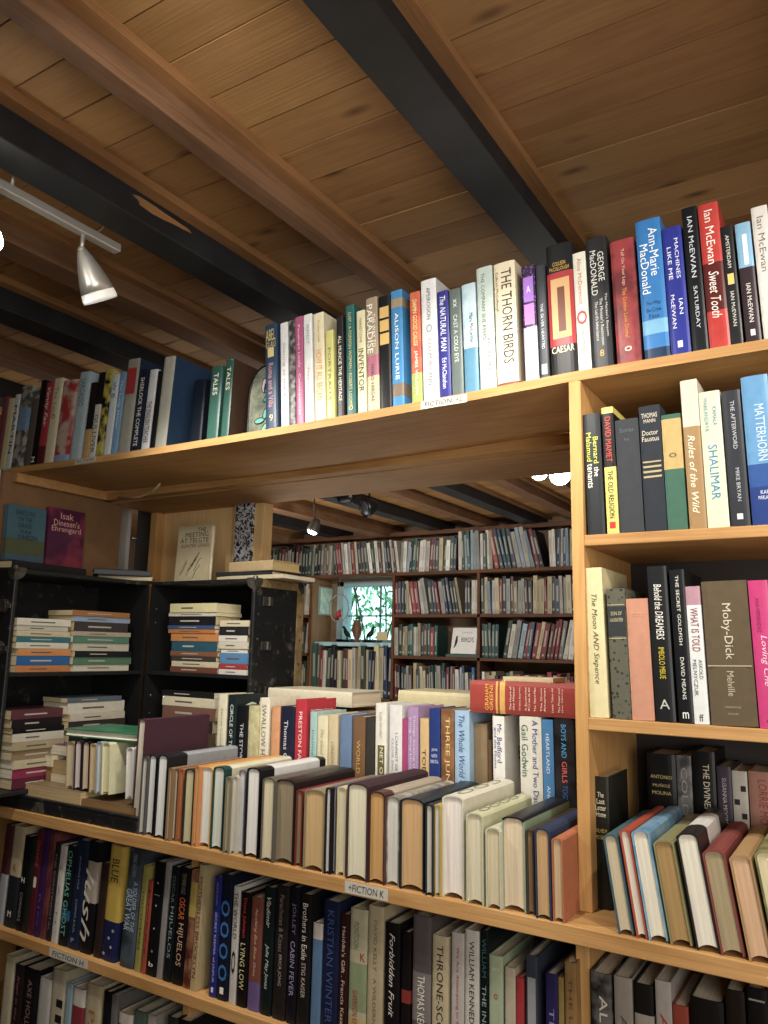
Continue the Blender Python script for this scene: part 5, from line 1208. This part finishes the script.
# fallback shelf under the sill for the large books
FB = []
def far_row(x0, x1, z, hmin, hmax, wmin, wmax, lean, pal, seed, y=FY + .012, lj=2.0):
    r = random.Random(seed); x = x0
    while x < x1:
        wd = r.uniform(wmin, wmax); h = r.uniform(hmin, hmax); c = r.choice(pal); ln = math.radians((lean(x) if callable(lean) else lean) + r.uniform(-lj, lj))
        FB.append((x, wd, h, r.uniform(.14, .19), z, y + r.uniform(-.004, .012), c, ln)); x += wd / math.cos(ln) + .0012 + (.004 if abs(ln) > .1 else 0)
PAL = ['#c9c2b0', '#d6d0c0', '#2c5c54', '#1f3c60', '#7c2c30', '#23242a', '#8fa6b4', '#b8a67c', '#5c4638', '#e0dccf', '#44566c', '#31463a', '#a3a39a', '#c4b890', '#394250', '#9a3038']
DK = ['#23242a', '#2c3a50', '#3c4a40', '#5c3a34', '#7c2c30', '#a39c8a', '#1f3c34', '#8a7c64', '#33302c', '#b3ac9c']
z = FZ[0]
far_row(-4.55, -3.95, z, .21, .25, .022, .04, 1.5, DK, 1)
far_row(-3.95, -3.56, z, .21, .25, .018, .034, 1.0, DK, 2)
far_row(-3.52, -2.95, z, .22, .25, .016, .03, -8, PAL + DK, 3, lj=2)
far_row(-2.93, -2.47, z, .22, .25, .018, .034, 2.5, PAL, 4)
far_row(-2.45, -2.20, z, .25, .285, .018, .03, -2, PAL, 5)
far_row(-2.17, -1.83, z, .25, .285, .02, .032, -12, PAL, 6)
far_row(-1.78, -.85, z, .24, .26, .018, .03, 0, PAL, 7)
z = FZ[1]
far_row(-4.5, -3.76, z, .2, .26, .02, .036, 2, DK, 8)
far_row(-2.962, -2.86, z, .22, .25, .018, .03, -2, PAL, 9)
far_row(-2.85, -2.42, z, .23, .26, .018, .032, -9, PAL, 10)
far_row(-2.40, -2.32, z, .22, .24, .016, .028, 0, PAL, 11)
far_row(-2.275, -1.57, z, .215, .26, .018, .032, -.5, PAL, 12)
far_row(-1.52, -.85, z, .215, .26, .018, .032, -.5, PAL, 13)
z = FZ[2]
far_row(-4.5, -3.76, z, .2, .25, .02, .036, 2, DK, 14)
far_row(-2.962, -2.62, z, .20, .235, .018, .03, 0, PAL, 15)
far_row(-2.275, -2.16, z, .22, .24, .02, .03, 0, ['#2c5c54', '#31463a', '#3f5a60'], 16)
far_row(-2.12, -1.60, z, .225, .26, .02, .034, 11, PAL, 17)
far_row(-1.52, -.85, z, .215, .25, .018, .032, 0, PAL, 18)
z = FZ[3]
far_row(-4.5, -3.76, z, .2, .25, .02, .036, 0, DK, 19)
far_row(-2.962, -2.33, z, .20, .27, .018, .03, -1.5, PAL + ['#2c5c54', '#3c70a0'], 20)
far_row(-2.275, -1.57, z, .19, .23, .018, .03, 0, PAL, 21)
far_row(-1.52, -.85, z, .19, .23, .018, .03, 0, PAL, 22)
far_row(-3.70, -2.99, z, .33, .39, .02, .042, 0, PAL + ['#1f3c60', '#c9b890'], 23)
mb = MB(); cols = []; fr = random.Random(2)
for x, wd, h, d, z, y, c, ln in FB:
    T = Matrix.Translation((x + wd / 2, y, z + abs(math.sin(ln)) * wd / 2 + .0005)) @ Matrix.Rotation(ln, 4, 'Y')
    n0 = len(mb.f)
    mb.box(-wd / 2, wd / 2, .002, d, 0, h, T=T)                                        # page block and boards
    mb.add([(-wd / 2, .002, 0), (-wd / 4, 0, 0), (wd / 4, 0, 0), (wd / 2, .002, 0), (-wd / 2, .002, h), (-wd / 4, 0, h), (wd / 4, 0, h), (wd / 2, .002, h)],
           [(0, 1, 5, 4), (1, 2, 6, 5), (2, 3, 7, 6), (0, 3, 2, 1), (4, 5, 6, 7)], T=T)
    fk = fr.uniform(.4, 1.0); cl = tuple(x * fk for x in muted(c)[:3]) + (1,); cols += [cl] * (len(mb.f) - n0)
    cols[n0 + 1] = lin('#cfc5ac')                                                       # page tops
    n0 = len(mb.f); tone = lin('#e6e0d0' if sum(cl[:3]) < .5 else '#3c3834')
    mb.box(-wd * .22, wd * .22, -.0012, .0005, h * .35, h * .8, T=T); mb.box(-wd * .22, wd * .22, -.0012, .0005, h * .08, h * .14, T=T)
    cols += [tuple(.3 * a + .7 * b for a, b in zip(tone, cl))] * (len(mb.f) - n0)
m, nt, b = newmat('far_book_covers'); at = N(nt, 'ShaderNodeVertexColor'); at.layer_name = 'tint'; nt.links.new(at.outputs[0], b.inputs['Base Color']); b.inputs['Roughness'].default_value = .45
o = W(mb.build('distant_books', m)); ca = o.data.color_attributes.new('tint', 'FLOAT_COLOR', 'CORNER')
i = 0
for f, cl in zip(o.data.polygons, cols):
    for _ in range(f.loop_total): ca.data[i].color = cl; i += 1
tag(o, 'rows of mixed books filling the shelves of the far room', 'books', kind='stuff')
# the face-out bird book
a = onY(450, 648, FY + .01); b_ = onY(475, 650, FY + .01)
bk = book('hardcover_book', .018, .185, b_.x - a.x, '#d8d8d2', bulge=.001, pages='#d8ccb0')
bk.matrix_world = Matrix.Translation((a.x, FY + .022, FZ[2] + .022 + Z0)) @ Matrix.Rotation(-math.pi / 2, 4, 'Z') @ Matrix.Rotation(math.radians(-14), 4, 'Y')
dd = b_.x - a.x
lettering('BIRDS', bk, flat('#2a2a2e', .6), (.0097, dd * .64, .10), (0, 1, 0), (0, 0, 1), dd * .5, .032, bold=0)
lettering('field guide', bk, flat('#5a5a60', .6), (.0097, dd * .6, .15), (0, 1, 0), (0, 0, 1), dd * .4, .01)
mb = MB(); mb.tube([(.0098, dd * .12, .04), (.0098, dd * .17, .06), (.0098, dd * .2, .09), (.0098, dd * .2, .12), (.0098, dd * .26, .125)], [.002, .007, .009, .006, .001], 8); mb.build('bird_drawing', flat('#26262a', .6), bk)
label_book(bk, 'white BIRDS book face-out', 'on the far bookcase, right of the window', 'books shown face-out')
mb = MB(); mb.box(a.x - .03, b_.x + .02, FY + .004, FY + .15, FZ[2] + .0005, FZ[2] + .020)
bo = W(mb.build('hardcover_book', [flat('#3c5048', .6)])); label_book(bo, 'dark green book lying flat', 'under the white BIRDS book', 'books shown face-out')

# far spotlights
def can(name, px, py, y, r, L, d, mat, label, lit=0, stem=True, cord=False):
    p = onY(px, py, y); root = empty(name, (p.x, p.y, p.z + Z0)); tag(root, label, 'lamp', 'spotlights of the far room')
    dv = Vector(d).normalized(); T = dv.to_track_quat('Z', 'Y').to_matrix().to_4x4()
    mb = MB(); mb.lathe([(0, -L), (r * .55, -L), (r * .8, -L * .7), (r, -L * .2), (r, 0), (r * .9, 0), (r * .85, -L * .15)], 20, T=T); hd = mb.build('lamp_shade', mat, root, smooth=True)
    mb = MB(); mb.tube([tuple(-dv * L * .6), (0, 0, H - p.z)], r * .12, 8); mb.build('stem', mat, root, smooth=True)
    m, nt, b = newmat('bulb'); b.inputs['Base Color'].default_value = (.9, .9, .9, 1) if lit else (.03, .03, .035, 1); b.inputs['Roughness'].default_value = .3
    if lit: b.inputs['Emission Color'].default_value = (1, .95, .85, 1); b.inputs['Emission Strength'].default_value = lit
    mb = MB(); mb.lathe([(r * .86, -L * .12), (r * .8, .0), (r * .5, r * .28), (0, r * .38)], 20, T=T); mb.build('bulb', m, hd, smooth=True)
can('spotlight', 560, 475, 1.0, .036, .07, (.35, -1, -.35), M_steel, 'glaring spotlight beside the upright under the top shelf', 30)
can('spotlight', 539, 472, 1.12, .032, .06, (.2, -1, -.4), M_steel, 'spotlight left of the glaring one, half hidden by the shelf', 22)
can('spotlight', 312, 532, 2.2, .035, .08, (-.25, -.25, -1), flat('#4c4a44', .5, .5), 'lit grey spotlight at the left of the far room', 25)
can('spotlight', 364, 508, 1.9, .05, .07, (-.5, -.9, -.3), M_blackmetal, 'black unlit spotlight hanging before the far ceiling', 0)
can('spotlight', 342, 497, 1.9, .04, .08, (-1, .1, 0.05), M_blackmetal, 'black unlit spotlight close under the top shelf', 0)
